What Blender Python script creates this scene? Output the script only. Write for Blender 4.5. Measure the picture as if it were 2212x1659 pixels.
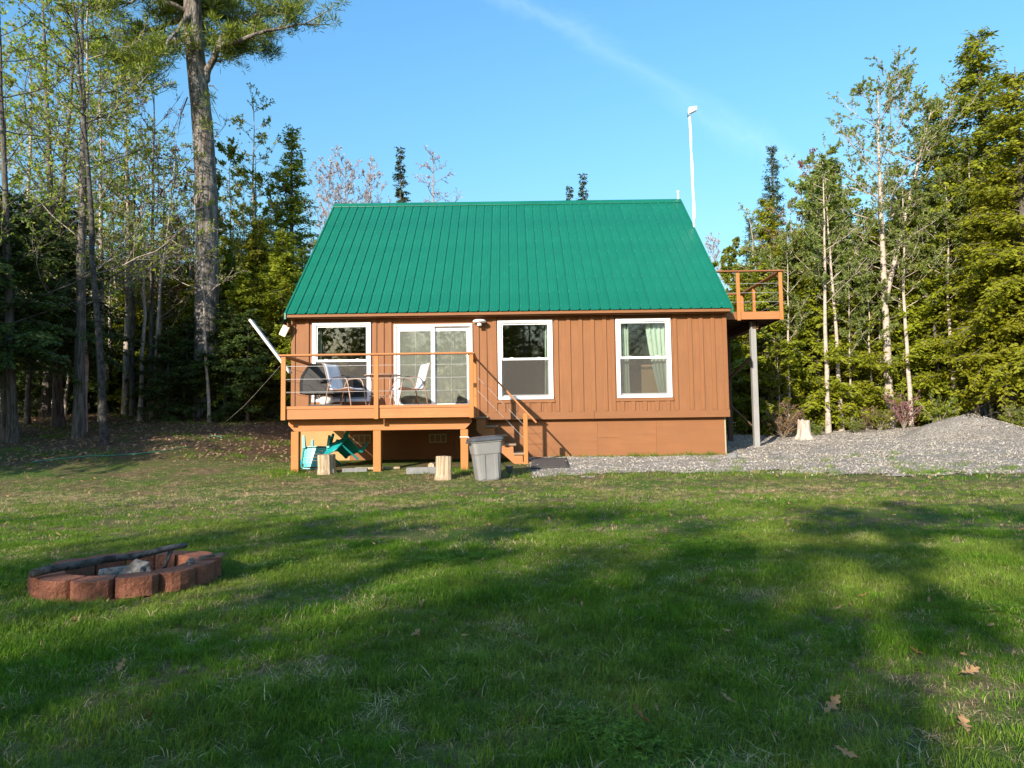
import bpy, bmesh, math, random
import numpy as np
from mathutils import Vector, Matrix, Euler

for o in list(bpy.data.objects):
    bpy.data.objects.remove(o)
scene = bpy.context.scene
COL = scene.collection
R = math.radians

# ------------------------------------------------------------------ camera
CAM_Z, PITCH, ROLL, FPX = 0.92, 0.065, 0.014, 1534.0
fw = np.array([0, math.cos(PITCH), math.sin(PITCH)])
r0 = np.array([1, 0, 0.]); u0 = np.array([0, -math.sin(PITCH), math.cos(PITCH)])
rt = r0 * math.cos(ROLL) - u0 * math.sin(ROLL)
up = u0 * math.cos(ROLL) + r0 * math.sin(ROLL)
cam_d = bpy.data.cameras.new('camera')
cam_d.sensor_width = 36; cam_d.lens = 36 * FPX / 2212; cam_d.clip_start = .05; cam_d.clip_end = 3000
cam = bpy.data.objects.new('camera', cam_d); COL.objects.link(cam)
cam.matrix_world = Matrix(((rt[0], up[0], -fw[0], 0), (rt[1], up[1], -fw[1], 0), (rt[2], up[2], -fw[2], CAM_Z), (0, 0, 0, 1)))
scene.camera = cam

# ------------------------------------------------------------------ sky and sun
SUN_EL, SUN_AZ = R(22.5), R(27.5)          # low sun behind the viewer, off to the left
w = bpy.data.worlds.new('World'); scene.world = w; w.use_nodes = True
nt = w.node_tree; nt.nodes.clear()
sky = nt.nodes.new('ShaderNodeTexSky'); sky.sky_type = 'NISHITA'; sky.sun_disc = False
sky.sun_elevation = SUN_EL; sky.sun_rotation = math.pi + SUN_AZ
sky.altitude = 0; sky.air_density = 2.3; sky.dust_density = 2.0; sky.ozone_density = 10.0
bgn = nt.nodes.new('ShaderNodeBackground'); bgn.inputs['Strength'].default_value = .15
wo = nt.nodes.new('ShaderNodeOutputWorld')
# a thin streak of cirrus: a band round a great circle of the sky, broken up by noise
tc = nt.nodes.new('ShaderNodeTexCoord')
def wn(t, **k):
    n = nt.nodes.new(t)
    for a, b in k.items(): setattr(n, a, b)
    return n
def mathn(op, a, b=None):
    n = wn('ShaderNodeMath', operation=op)
    for i, v in enumerate((a, b)):
        if v is None: continue
        if isinstance(v, (int, float)): n.inputs[i].default_value = v
        else: nt.links.new(v, n.inputs[i])
    return n.outputs[0]
def dirpx(x, y):
    d = fw * FPX + rt * (x - 1106) + up * (829.5 - y); return d / np.linalg.norm(d)
da, db = dirpx(1190, 60), dirpx(1700, 350)
nrm = np.cross(da, db); nrm /= np.linalg.norm(nrm)
dot = wn('ShaderNodeVectorMath', operation='DOT_PRODUCT'); dot.inputs[1].default_value = tuple(nrm)
nz = wn('ShaderNodeTexNoise'); nz.inputs['Scale'].default_value = 5.0; nz.inputs['Detail'].default_value = 8; nz.inputs['Roughness'].default_value = .6; nz.inputs['Distortion'].default_value = .8
nt.links.new(tc.outputs['Generated'], nz.inputs['Vector'])
nt.links.new(tc.outputs['Generated'], dot.inputs[0])
wob = mathn('MULTIPLY', mathn('SUBTRACT', nz.outputs['Fac'], .5), .10)
dist = mathn('ABSOLUTE', mathn('ADD', dot.outputs['Value'], wob))
band = mathn('SUBTRACT', 1.0, mathn('MULTIPLY', dist, 46.0))
band = mathn('MAXIMUM', band, 0.0)
nz2 = wn('ShaderNodeTexNoise'); nz2.inputs['Scale'].default_value = 3.0; nz2.inputs['Detail'].default_value = 6
nt.links.new(tc.outputs['Generated'], nz2.inputs['Vector'])
fac = mathn('MULTIPLY', mathn('POWER', band, 1.6), mathn('MULTIPLY', nz2.outputs['Fac'], .065))
mx = wn('ShaderNodeMix', data_type='RGBA')
nt.links.new(fac, mx.inputs[0]); hs_ = wn('ShaderNodeHueSaturation'); hs_.inputs['Saturation'].default_value = 1.05; nt.links.new(sky.outputs[0], hs_.inputs['Color']); nt.links.new(hs_.outputs[0], mx.inputs[6]); mx.inputs[7].default_value = (9.0, 9.6, 10.0, 1)
nt.links.new(mx.outputs[2], bgn.inputs['Color']); nt.links.new(bgn.outputs[0], wo.inputs['Surface'])

sd = bpy.data.lights.new('sun', 'SUN'); sd.energy = 4.2; sd.angle = R(.53); sd.color = (1, .90, .76)
sun = bpy.data.objects.new('sun', sd); COL.objects.link(sun)
to_sun = Vector((-math.sin(SUN_AZ) * math.cos(SUN_EL), -math.cos(SUN_AZ) * math.cos(SUN_EL), math.sin(SUN_EL)))
sun.rotation_euler = to_sun.to_track_quat('Z', 'Y').to_euler()
vs = scene.view_settings
vs.view_transform = 'Standard'; vs.look = 'None'; vs.exposure = 1.08; vs.gamma = 1.0; vs.use_curve_mapping = False
scene.cycles.max_bounces = 6; scene.cycles.transparent_max_bounces = 12

# ------------------------------------------------------------------ small helpers
rs = np.random.RandomState
def sstep(a, b, x):
    t = np.clip((np.asarray(x, float) - a) / (b - a), 0, 1); return t * t * (3 - 2 * t)
_g = rs(5); _ph = _g.uniform(0, 6.28, (10, 2)); _fr = _g.uniform(.25, 1.9, (10, 2)) * _g.choice([-1, 1], (10, 2))
def vnoise(x, y, s=1.0):
    x = np.asarray(x, float) * s; y = np.asarray(y, float) * s; v = 0
    for k in range(10): v = v + np.sin(x * _fr[k, 0] + y * _fr[k, 1] + _ph[k, 0] + 1.3 * np.sin(y * _fr[k, 0] * .7 + _ph[k, 1]))
    return v / 4.5
def ground_z(x, y):
    x = np.asarray(x, float); y = np.asarray(y, float)
    z = .27 * sstep(11, 16.5, y)
    yr = np.clip(y - 16.5, 0, 11)
    right = .05 * yr + .03 * np.clip(x - 6, 0, 9) * sstep(14, 18, y)
    left = .12 * np.clip(y - 14.2, 0, 12) + .02 * np.clip(-x - 6, 0, 12) * sstep(9, 15, y)
    z = z + right * sstep(3, 6, x) + left * sstep(-4.8, -8.0, x) + .05 * yr * (1 - sstep(3, 6, x)) * (1 - sstep(-4.8, -8, x))
    z = z + .022 * vnoise(x, y, 1.1) * (1 - .7 * sstep(11, 14, y)) + .05 * vnoise(x, y, .8) * sstep(17, 22, y)
    d = np.hypot(x - 11.95, (y - 19.2) / 1.1)
    return z
def gz(x, y): return float(ground_z(x, y))
def at(px, py, Y):
    d = fw * FPX + rt * (px - 1106) + up * (829.5 - py); k = Y / d[1]
    return Vector((d[0] * k, Y, CAM_Z + d[2] * k))
def onground(px, py):
    d = fw * FPX + rt * (px - 1106) + up * (829.5 - py); d = d / d[1]
    Y = 1.5
    while Y < 40:
        if CAM_Z + d[2] * Y <= gz(d[0] * Y, Y): break
        Y += .02
    return Vector((d[0] * Y, Y, gz(d[0] * Y, Y)))
def xat(px, Y): return at(px, 900, Y).x

def tag(o, label=None, cat=None, group=None, kind=None):
    for k, v in (('label', label), ('category', cat), ('group', group), ('kind', kind)):
        if v: o[k] = v
    return o
def empty(name, loc=(0, 0, 0), rz=0, label=None, cat=None, group=None):
    o = bpy.data.objects.new(name, None); COL.objects.link(o); o.empty_display_size = .1
    o.location = loc; o.rotation_euler.z = rz; tag(o, label, cat, group); return o
def link(name, me, m=None, parent=None, loc=(0, 0, 0), rot=None):
    o = bpy.data.objects.new(name, me); COL.objects.link(o)
    if m and not me.materials: me.materials.append(m)
    o.parent = parent; o.location = loc
    if rot is not None: o.rotation_euler = rot
    return o
def rootloc(p):
    v = Vector((0, 0, 0))
    while p is not None: v += p.location; p = p.parent
    return v
def fast_mesh(name, V, F, smooth=False):
    V = np.asarray(V, np.float32).reshape(-1, 3)
    me = bpy.data.meshes.new(name)
    if isinstance(F, np.ndarray):
        n, k = F.shape; tot = np.full(n, k, np.int32); flat = F.ravel().astype(np.int32)
    else:
        tot = np.array([len(f) for f in F], np.int32); flat = np.fromiter((i for f in F for i in f), np.int32)
    me.vertices.add(len(V)); me.vertices.foreach_set('co', V.ravel())
    me.loops.add(len(flat)); me.loops.foreach_set('vertex_index', flat)
    me.polygons.add(len(tot)); st = np.zeros(len(tot), np.int32); st[1:] = np.cumsum(tot)[:-1]
    me.polygons.foreach_set('loop_start', st); me.polygons.foreach_set('loop_total', tot)
    me.polygons.foreach_set('use_smooth', np.full(len(tot), bool(smooth)))
    me.update(calc_edges=True); me.validate(); return me

class MB:
    def __init__(s): s.v = []; s.f = []; s.sm = False
    def quadbox(s, c):                      # eight corners
        b = len(s.v); s.v += [tuple(p) for p in c]
        s.f += [tuple(b + i for i in q) for q in ((0, 3, 2, 1), (4, 5, 6, 7), (0, 1, 5, 4), (1, 2, 6, 5), (2, 3, 7, 6), (3, 0, 4, 7))]
        return s
    def box(s, x0, x1, y0, y1, z0, z1):
        return s.quadbox([(x0, y0, z0), (x1, y0, z0), (x1, y1, z0), (x0, y1, z0), (x0, y0, z1), (x1, y0, z1), (x1, y1, z1), (x0, y1, z1)])
    def bar(s, p, q, w, h, ref=(0, 0, 1)):
        p, q = Vector(p), Vector(q); d = (q - p).normalized(); r = Vector(ref)
        a = d.cross(r)
        if a.length < 1e-3: a = d.cross(Vector((0, 1, 0)))
        a.normalize(); b = a.cross(d).normalized(); a *= w / 2; b *= h / 2
        return s.quadbox([p - a - b, p + a - b, q + a - b, q - a - b, p - a + b, p + a + b, q + a + b, q - a + b])
    def prism(s, poly, d, cap=True):          # planar polygon of 3-D points swept by d
        b = len(s.v); n = len(poly); d = Vector(d)
        s.v += [tuple(Vector(p)) for p in poly] + [tuple(Vector(p) + d) for p in poly]
        s.f += [(b + i, b + (i + 1) % n, b + n + (i + 1) % n, b + n + i) for i in range(n)]
        if cap: s.f += [tuple(b + i for i in range(n))[::-1], tuple(b + n + i for i in range(n))]
        return s
    def tube(s, pts, rad, n=8, cap=True):
        pts = [Vector(p) for p in pts]; m = len(pts)
        if not hasattr(rad, '__len__'): rad = [rad] * m
        b0 = len(s.v); ref = Vector((.31, .52, .8))
        for i, p in enumerate(pts):
            d = (pts[min(i + 1, m - 1)] - pts[max(i - 1, 0)]).normalized()
            a = d.cross(ref)
            if a.length < .05: a = d.cross(Vector((1, 0, 0)))
            a.normalize(); b = d.cross(a)
            for k in range(n):
                t = 2 * math.pi * k / n; s.v.append(tuple(p + (a * math.cos(t) + b * math.sin(t)) * rad[i]))
        for i in range(m - 1):
            for k in range(n):
                k2 = (k + 1) % n; s.f.append((b0 + i * n + k, b0 + i * n + k2, b0 + (i + 1) * n + k2, b0 + (i + 1) * n + k))
        if cap:
            s.f.append(tuple(b0 + k for k in range(n))[::-1]); s.f.append(tuple(b0 + (m - 1) * n + k for k in range(n)))
        return s
    def lathe(s, prof, c=(0, 0, 0), n=20, cap=True):
        b0 = len(s.v)
        for r, z in prof:
            for k in range(n):
                t = 2 * math.pi * k / n; s.v.append((c[0] + r * math.cos(t), c[1] + r * math.sin(t), c[2] + z))
        for i in range(len(prof) - 1):
            for k in range(n):
                k2 = (k + 1) % n; s.f.append((b0 + i * n + k, b0 + i * n + k2, b0 + (i + 1) * n + k2, b0 + (i + 1) * n + k))
        if cap:
            s.f.append(tuple(b0 + k for k in range(n))[::-1]); s.f.append(tuple(b0 + (len(prof) - 1) * n + k for k in range(n)))
        return s
    def grid(s, P):                            # P[i][j] points
        b = len(s.v); ni, nj = len(P), len(P[0])
        for row in P: s.v += [tuple(p) for p in row]
        s.f += [(b + i * nj + j, b + i * nj + j + 1, b + (i + 1) * nj + j + 1, b + (i + 1) * nj + j) for i in range(ni - 1) for j in range(nj - 1)]
        return s
    def mesh(s, name='mesh', smooth=False, off=(0, 0, 0)):
        V = np.array(s.v, float) - np.array(off); me = fast_mesh(name, V, s.f, smooth); return me
    def build(s, name, m, parent=None, smooth=False, bevel=0, thick=0, local=False):
        off = (0, 0, 0) if (local or parent is None) else rootloc(parent)
        o = link(name, s.mesh(name, smooth, off), m, parent)
        if thick:
            md = o.modifiers.new('thickness', 'SOLIDIFY'); md.thickness = thick; md.offset = 0
        if bevel:
            md = o.modifiers.new('bevel', 'BEVEL'); md.width = bevel; md.segments = 1; md.limit_method = 'ANGLE'
        return o
def copy_tree(o, parent=None):
    c = o.copy(); COL.objects.link(c); c.parent = parent
    for ch in list(o.children): copy_tree(ch, c)
    return c

# ------------------------------------------------------------------ materials
class NT:
    def __init__(s, name):
        s.m = bpy.data.materials.new(name); s.m.use_nodes = True; s.t = s.m.node_tree
        s.b = s.t.nodes['Principled BSDF']; s.out = s.t.nodes['Material Output']
    def n(s, t, **k):
        x = s.t.nodes.new(t)
        for a, b in k.items(): setattr(x, a, b)
        return x
    def l(s, a, b): s.t.links.new(a, b)
    def coord(s, kind='Object', scale=(1, 1, 1)):
        c = s.n('ShaderNodeTexCoord'); mp = s.n('ShaderNodeMapping'); mp.inputs['Scale'].default_value = scale
        s.l(c.outputs[kind], mp.inputs[0]); return mp.outputs[0]
    def world(s, scale=(1, 1, 1)):
        c = s.n('ShaderNodeNewGeometry'); mp = s.n('ShaderNodeMapping'); mp.inputs['Scale'].default_value = scale
        s.l(c.outputs['Position'], mp.inputs[0]); return mp.outputs[0]
    def noise(s, vec, scale, detail=4, rough=.6, dist=0):
        x = s.n('ShaderNodeTexNoise'); x.inputs['Scale'].default_value = scale; x.inputs['Detail'].default_value = detail
        x.inputs['Roughness'].default_value = rough; x.inputs['Distortion'].default_value = dist; s.l(vec, x.inputs['Vector']); return x.outputs['Fac']
    def ramp(s, f, stops):
        x = s.n('ShaderNodeValToRGB'); e = x.color_ramp.elements
        while len(e) < len(stops): e.new(.5)
        for k, (p, c) in enumerate(stops): e[k].position = p; e[k].color = (*c, 1) if len(c) == 3 else c
        s.l(f, x.inputs[0]); return x.outputs[0]
    def mix(s, f, a, b, mode='MIX'):
        x = s.n('ShaderNodeMix', data_type='RGBA', blend_type=mode)
        for v, i in ((f, 0), (a, 6), (b, 7)):
            if isinstance(v, (int, float)): x.inputs[i].default_value = v
            elif isinstance(v, tuple): x.inputs[i].default_value = (*v, 1)
            else: s.l(v, x.inputs[i])
        return x.outputs[2]
    def math(s, op, a, b=0.):
        x = s.n('ShaderNodeMath', operation=op)
        for v, i in ((a, 0), (b, 1)):
            if isinstance(v, (int, float)): x.inputs[i].default_value = v
            else: s.l(v, x.inputs[i])
        return x.outputs[0]
    def bump(s, h, strength, d=.02):
        x = s.n('ShaderNodeBump'); x.inputs['Strength'].default_value = strength; x.inputs['Distance'].default_value = d
        s.l(h, x.inputs['Height']); s.l(x.outputs[0], s.b.inputs['Normal'])
    def fin(s, col=None, rough=.7, metal=0, spec=None):
        if col is not None:
            if isinstance(col, tuple): s.b.inputs['Base Color'].default_value = (*col, 1)
            else: s.l(col, s.b.inputs['Base Color'])
        if isinstance(rough, (int, float)): s.b.inputs['Roughness'].default_value = rough
        else: s.l(rough, s.b.inputs['Roughness'])
        s.b.inputs['Metallic'].default_value = metal
        if spec is not None: s.b.inputs['Specular IOR Level'].default_value = spec
        return s.m
def plain(name, c1, c2=None, scale=12, rough=.6, metal=0, bump=0, spec=None):
    t = NT(name); f = t.noise(t.coord(), scale, 5)
    c2 = c2 or tuple(x * .8 for x in c1)
    if bump: t.bump(t.noise(t.coord(), scale * 4, 4), bump, .01)
    return t.fin(t.ramp(f, [(.3, c2), (.7, c1)]), rough, metal, spec)
def wood(name, c1, c2, axis='Z', rough=.65, knots=True, grain=26, spec=.3):
    t = NT(name); st = {'X': (.06, 1, 1), 'Y': (1, .06, 1), 'Z': (1, 1, .06)}[axis]
    rnd = t.n('ShaderNodeObjectInfo').outputs['Random']
    v = t.coord('Object', st); sh = t.n('ShaderNodeVectorMath', operation='ADD'); t.l(v, sh.inputs[0]); t.l(t.math('MULTIPLY', rnd, 13.7), sh.inputs[1]); v = sh.outputs[0]
    g = t.noise(v, grain, 6, .65, .5); blotch = t.noise(t.coord(), 1.6, 4, .6)
    col = t.ramp(g, [(.25, c2), (.75, c1)])
    col = t.mix(t.math('MULTIPLY', t.ramp(blotch, [(.35, (0, 0, 0)), (.7, (1, 1, 1))]), .6), col, tuple(x * .58 for x in c1))
    col = t.mix(t.math('MULTIPLY', rnd, .55), col, tuple(x * .70 for x in c1))
    if knots:
        vo = t.n('ShaderNodeTexVoronoi'); vo.inputs['Scale'].default_value = 2.3; t.l(v, vo.inputs['Vector'])
        k = t.ramp(vo.outputs['Distance'], [(.03, (1, 1, 1)), (.07, (0, 0, 0))])
        col = t.mix(k, col, tuple(x * .35 for x in c1))
    t.bump(g, .25, .004)
    return t.fin(col, rough, 0, spec)
M = {}
M['stain'] = wood('brown_stained_siding', (.30, .128, .050), (.20, .077, .029), 'Z')
M['stain_x'] = wood('brown_stained_trim', (.30, .128, .050), (.20, .077, .029), 'X')
M['ply'] = wood('brown_stained_plywood', (.305, .128, .050), (.22, .085, .031), 'X', grain=9)
M['ply_bare'] = wood('pale_plywood', (.55, .31, .12), (.44, .23, .085), 'X', grain=9)
M['deck_x'] = wood('orange_stained_lumber_x', (.50, .205, .075), (.39, .145, .048), 'X')
M['deck_y'] = wood('orange_stained_lumber_y', (.50, .20, .075), (.40, .15, .05), 'Y')
M['deck_z'] = wood('orange_stained_lumber_z', (.50, .21, .060), (.40, .15, .042), 'Z')
M['grey_post'] = wood('grey_weathered_post', (.36, .35, .33), (.25, .24, .23), 'Z')
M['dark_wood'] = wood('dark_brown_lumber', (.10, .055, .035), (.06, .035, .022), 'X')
M['white_board'] = wood('white_painted_plank', (.80, .74, .66), (.70, .62, .53), 'X', knots=False)
M['white'] = plain('white_vinyl', (.82, .83, .84), (.76, .77, .78), 3, .35)
M['white_metal'] = plain('white_painted_metal', (.85, .85, .84), (.78, .78, .77), 5, .4)
M['black_metal'] = plain('black_metal', (.03, .03, .032), (.02, .02, .02), 20, .4)
M['grey_metal'] = plain('galvanised_metal', (.45, .47, .5), (.35, .37, .4), 20, .35, .8)
M['steel'] = plain('steel_cable', (.62, .63, .65), (.55, .55, .57), 20, .3, .6)
M['tan_tube'] = plain('tan_powder_coat', (.36, .24, .18), (.30, .20, .15), 15, .4)
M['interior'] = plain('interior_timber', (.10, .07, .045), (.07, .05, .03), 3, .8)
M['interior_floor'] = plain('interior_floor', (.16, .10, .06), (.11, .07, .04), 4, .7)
M['cardboard'] = plain('tan_board', (.42, .28, .13), (.36, .23, .10), 4, .8)
M['concrete'] = plain('grey_concrete', (.23, .225, .22), (.16, .155, .15), 14, .85, 0, .4)
M['rubber'] = plain('black_rubber_mat', (.075, .065, .055), (.045, .04, .036), 8, .8, 0, .4)
M['cover'] = plain('black_grill_cover', (.030, .030, .030), (.021, .021, .021), 4, .75, 0, .15)
M['vent'] = plain('beige_vent_plastic', (.40, .33, .20), (.34, .28, .17), 9, .5)
M['tread'] = wood('weathered_tread', (.34, .24, .16), (.25, .17, .11), 'Y')
M['lead'] = plain('cream_lamp', (.72, .62, .44), (.66, .56, .4), 9, .45)

def roofmat():
    t = NT('green_painted_steel'); v = t.coord('Object')
    f = t.noise(v, .8, 5); g = t.noise(t.coord('Object', (1, .15, .15)), 14, 4)
    col = t.ramp(f, [(.3, (.004, .112, .066)), (.7, (.005, .138, .080))])
    col = t.mix(t.ramp(g, [(.55, (0, 0, 0)), (.8, (.25, .25, .25))]), col, (.014, .20, .125))
    t.bump(t.noise(v, 1.4, 2), .08, .05)
    return t.fin(col, t.math('ADD', t.math('MULTIPLY', f, .2), .30), 0, .45)
M['roof'] = roofmat()
M['screw'] = plain('pale_screw_heads', (.10, .34, .25), (.08, .3, .2), 9, .4)

def glassmat(name, tint, refl=.9):
    t = NT(name); t.t.nodes.remove(t.b)
    tr = t.n('ShaderNodeBsdfTransparent'); tr.inputs[0].default_value = (*tint, 1)
    gl = t.n('ShaderNodeBsdfGlossy'); gl.inputs['Roughness'].default_value = .015; gl.inputs[0].default_value = (refl, refl, refl, 1)
    bp = t.n('ShaderNodeBump'); bp.inputs['Strength'].default_value = .02; bp.inputs['Distance'].default_value = .02
    t.l(t.noise(t.coord(), 1.3, 2), bp.inputs['Height']); t.l(bp.outputs[0], gl.inputs['Normal'])
    fr = t.n('ShaderNodeFresnel'); fr.inputs[0].default_value = 1.7
    mx = t.n('ShaderNodeMixShader'); t.l(fr.outputs[0], mx.inputs[0]); t.l(tr.outputs[0], mx.inputs[1]); t.l(gl.outputs[0], mx.inputs[2])
    t.l(mx.outputs[0], t.out.inputs[0]); return t.m
M['glass'] = glassmat('window_glass', (.94, .96, .95))
def screenmat():
    t = NT('insect_screen_mesh'); t.t.nodes.remove(t.b)
    tr = t.n('ShaderNodeBsdfTransparent'); df = t.n('ShaderNodeBsdfDiffuse'); df.inputs[0].default_value = (.11, .10, .09, 1)
    mx = t.n('ShaderNodeMixShader'); mx.inputs[0].default_value = .48
    t.l(tr.outputs[0], mx.inputs[1]); t.l(df.outputs[0], mx.inputs[2]); t.l(mx.outputs[0], t.out.inputs[0]); return t.m
M['screen'] = screenmat()
def clothmat(name, c, tl=.35, scale=120):
    t = NT(name); t.fin(c, .85, 0, .1)
    t.bump(t.noise(t.coord(), scale, 3), .15, .002)
    tb = t.n('ShaderNodeBsdfTranslucent'); tb.inputs[0].default_value = (*c, 1)
    mx = t.n('ShaderNodeMixShader'); mx.inputs[0].default_value = tl
    t.l(t.b.outputs[0], mx.inputs[1]); t.l(tb.outputs[0], mx.inputs[2]); t.l(mx.outputs[0], t.out.inputs[0]); return t.m
M['curtain'] = clothmat('mint_curtain', (.62, .74, .62), .3)
M['sling'] = clothmat('white_sling_fabric', (.68, .69, .72), .12, 300)
M['blind'] = plain('grey_blind', (.27, .27, .24), (.23, .23, .20), 4, .6)
M['teal'] = plain('teal_plastic', (.01, .33, .33), (.008, .27, .28), 4, .4)
M['bin'] = plain('grey_bin_plastic', (.24, .235, .23), (.19, .185, .18), 3, .55, 0, .1)
M['bin_lid'] = plain('charcoal_bin_lid', (.075, .08, .085), (.05, .055, .06), 6, .45)
def tableglass():
    t = NT('table_glass'); return t.fin((.25, .30, .28), .1, 0, .6)
M['tglass'] = tableglass()

def barkmat(name, c1, c2, scale=(9, 9, 1.4), bump=1.0, dist=.04, bands=None):
    t = NT(name); v = t.coord('Object', scale)
    g = t.noise(v, 1.6, 7, .68, .6); b = t.noise(t.coord('Object', (1, 1, .5)), 1.2, 4)
    col = t.ramp(g, [(.42, c2), (.57, c1)])
    col = t.mix(t.math('MULTIPLY', b, .4), col, tuple(x * .6 for x in c1))
    if bands:
        h = t.noise(t.coord('Object', (2.2, 2.2, 16)), 1.0, 5, .7)
        col = t.mix(t.ramp(h, [(bands[0], (0, 0, 0)), (bands[0] + .08, (1, 1, 1))]), col, bands[1])
    t.bump(g, bump, dist); return t.fin(col, .9, 0, .1)
M['pine_bark'] = barkmat('pine_bark', (.30, .265, .235), (.07, .058, .05), (5.5, 5.5, .9), 1, .08)
M['grey_bark'] = barkmat('grey_bark', (.19, .165, .14), (.06, .052, .044), (12, 12, 1.5))
M['dark_bark'] = barkmat('dark_mottled_bark', (.10, .09, .08), (.03, .027, .024), (6, 6, 6), .8, .03, (.60, (.34, .34, .33)))
M['birch_bark'] = barkmat('birch_bark', (.50, .42, .35), (.36, .29, .24), (3, 3, 8), .5, .015, (.60, (.10, .075, .06)))
M['pale_bark'] = barkmat('pale_bark', (.46, .40, .33), (.27, .22, .18), (6, 6, 4), .6, .02, (.62, (.12, .09, .07)))
M['dead_wood'] = barkmat('dead_wood', (.34, .28, .27), (.22, .18, .18), (10, 10, 2), .5, .02)
M['stump_wood'] = barkmat('bleached_stump', (.58, .50, .42), (.34, .27, .21), (14, 14, 1.5), 1, .03)
M['log_bark'] = barkmat('split_log_side', (.50, .39, .27), (.26, .18, .11), (16, 16, 1.2), .9, .02)
M['log_end'] = plain('log_cut_end', (.42, .32, .22), (.30, .22, .15), 20, .9, 0, .5)
M['char'] = barkmat('charred_bark', (.13, .125, .12), (.028, .026, .025), (9, 4, 9), 1, .02)
M['ash'] = barkmat('ash_grey_wood', (.26, .245, .23), (.11, .10, .092), (12, 12, 12), 1, .02)

def leafmat(name, cols, tl=.35, rough=.55, spec=.25):
    t = NT(name); ri = t.n('ShaderNodeNewGeometry').outputs['Random Per Island']
    n = len(cols); col = t.ramp(ri, [((k + .5) / n, c) for k, c in enumerate(cols)])
    ob = t.n('ShaderNodeObjectInfo').outputs['Random']
    pn = t.noise(t.coord('Object'), .9, 3)
    hsv = t.n('ShaderNodeHueSaturation'); t.l(col, hsv.inputs['Color'])
    t.l(t.math('ADD', t.math('MULTIPLY', pn, .5), t.math('ADD', t.math('MULTIPLY', ob, .3), .6)), hsv.inputs['Value'])
    t.l(t.math('ADD', t.math('MULTIPLY', ob, .03), .485), hsv.inputs['Hue'])
    t.fin(hsv.outputs[0], rough, 0, spec)
    tb = t.n('ShaderNodeBsdfTranslucent'); t.l(hsv.outputs[0], tb.inputs[0])
    mx = t.n('ShaderNodeMixShader'); mx.inputs[0].default_value = tl
    t.l(t.b.outputs[0], mx.inputs[1]); t.l(tb.outputs[0], mx.inputs[2]); t.l(mx.outputs[0], t.out.inputs[0]); return t.m
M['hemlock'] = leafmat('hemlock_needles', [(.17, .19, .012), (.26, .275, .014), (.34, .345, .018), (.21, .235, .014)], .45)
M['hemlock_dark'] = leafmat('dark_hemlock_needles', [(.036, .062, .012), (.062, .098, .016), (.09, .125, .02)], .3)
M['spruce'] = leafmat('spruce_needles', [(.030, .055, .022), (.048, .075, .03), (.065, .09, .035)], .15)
M['fir'] = leafmat('fir_needles', [(.09, .13, .016), (.14, .18, .02), (.18, .205, .024)], .35)
M['pine'] = leafmat('pine_needles', [(.10, .14, .02), (.20, .24, .02), (.33, .34, .03), (.07, .10, .03)], .4)
M['spring'] = leafmat('spring_leaves', [(.20, .27, .03), (.28, .34, .03), (.36, .39, .05)], .5)
M['birchleaf'] = leafmat('birch_leaves', [(.17, .23, .04), (.25, .30, .05), (.34, .35, .13), (.14, .20, .04)], .5)
M['yellowleaf'] = leafmat('yellow_green_leaves', [(.17, .20, .018), (.24, .25, .022), (.12, .16, .02)], .45)
M['rust'] = leafmat('rust_buds', [(.22, .11, .05), (.16, .10, .04), (.13, .13, .03), (.28, .14, .07)], .35)
M['redbud'] = leafmat('red_maple_buds', [(.24, .09, .10), (.32, .14, .15), (.20, .10, .08)], .35)
M['pinkbud'] = leafmat('pinkish_buds', [(.50, .43, .42), (.58, .50, .47), (.42, .35, .34)], .35)
M['brownleaf'] = leafmat('brown_fallen_leaves', [(.26, .16, .085), (.34, .23, .14), (.20, .12, .065), (.40, .31, .22)], .15, .8, .1)

# ------------------------------------------------------------------ ground sheet
def gravel_mask(x, y):
    x = np.asarray(x, float); y = np.asarray(y, float)
    n = .35 * vnoise(x, y, 2.6) + .18 * vnoise(x + 9, y, 6.5)
    front = 13.05 - .75 * sstep(3.5, 8, x) - 1.0 * sstep(9, 13, x)
    back = np.where(x < 5.15, 17.5, 23.6 - .15 * (x - 6))
    n2_ = .5 * vnoise(x, y, 1.7) + .35 * vnoise(x + 4, y, 9)
    m = np.minimum(np.minimum(y - front + n * .6 + n2_ * (.5 + .9 * sstep(4, 9, x)), back - y + n), np.minimum(x - .38 + n * .3, 22 - x))
    return m
def lawn_amount(x, y):                       # 1 lawn, 0 woodland floor
    x = np.asarray(x, float); y = np.asarray(y, float); n = vnoise(x, y, 1.3)
    edge = 13.9 + .25 * (x + 12) + .5 * n
    left = 1 - sstep(-.6, 1.2, y - edge) * sstep(-4.0, -5.2, x)
    right = 1 - sstep(19, 20.5, y + .4 * n)
    return np.clip(np.minimum(left, right), 0, 1)
gx = np.unique(np.concatenate([np.linspace(-16, 17, 133), np.linspace(-60, -16, 30), np.linspace(17, 60, 30), [-900, -400, -150, 150, 400, 900]]))
gy = np.unique(np.concatenate([np.linspace(-2, 27, 117), np.linspace(-45, -2, 25), np.linspace(27, 70, 30), [-900, -300, -100, 120, 300, 900]]))
GX, GY = np.meshgrid(gx, gy, indexing='ij'); GZ = ground_z(GX, GY)
ni, nj = GX.shape
idx = np.arange(ni * nj).reshape(ni, nj)
me = fast_mesh('ground', np.stack([GX, GY, GZ], -1).reshape(-1, 3), np.stack([idx[:-1, :-1], idx[1:, :-1], idx[1:, 1:], idx[:-1, 1:]], -1).reshape(-1, 4), True)
a = me.attributes.new('lawn', 'FLOAT', 'POINT'); a.data.foreach_set('value', lawn_amount(GX, GY).ravel().astype(np.float32))
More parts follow.
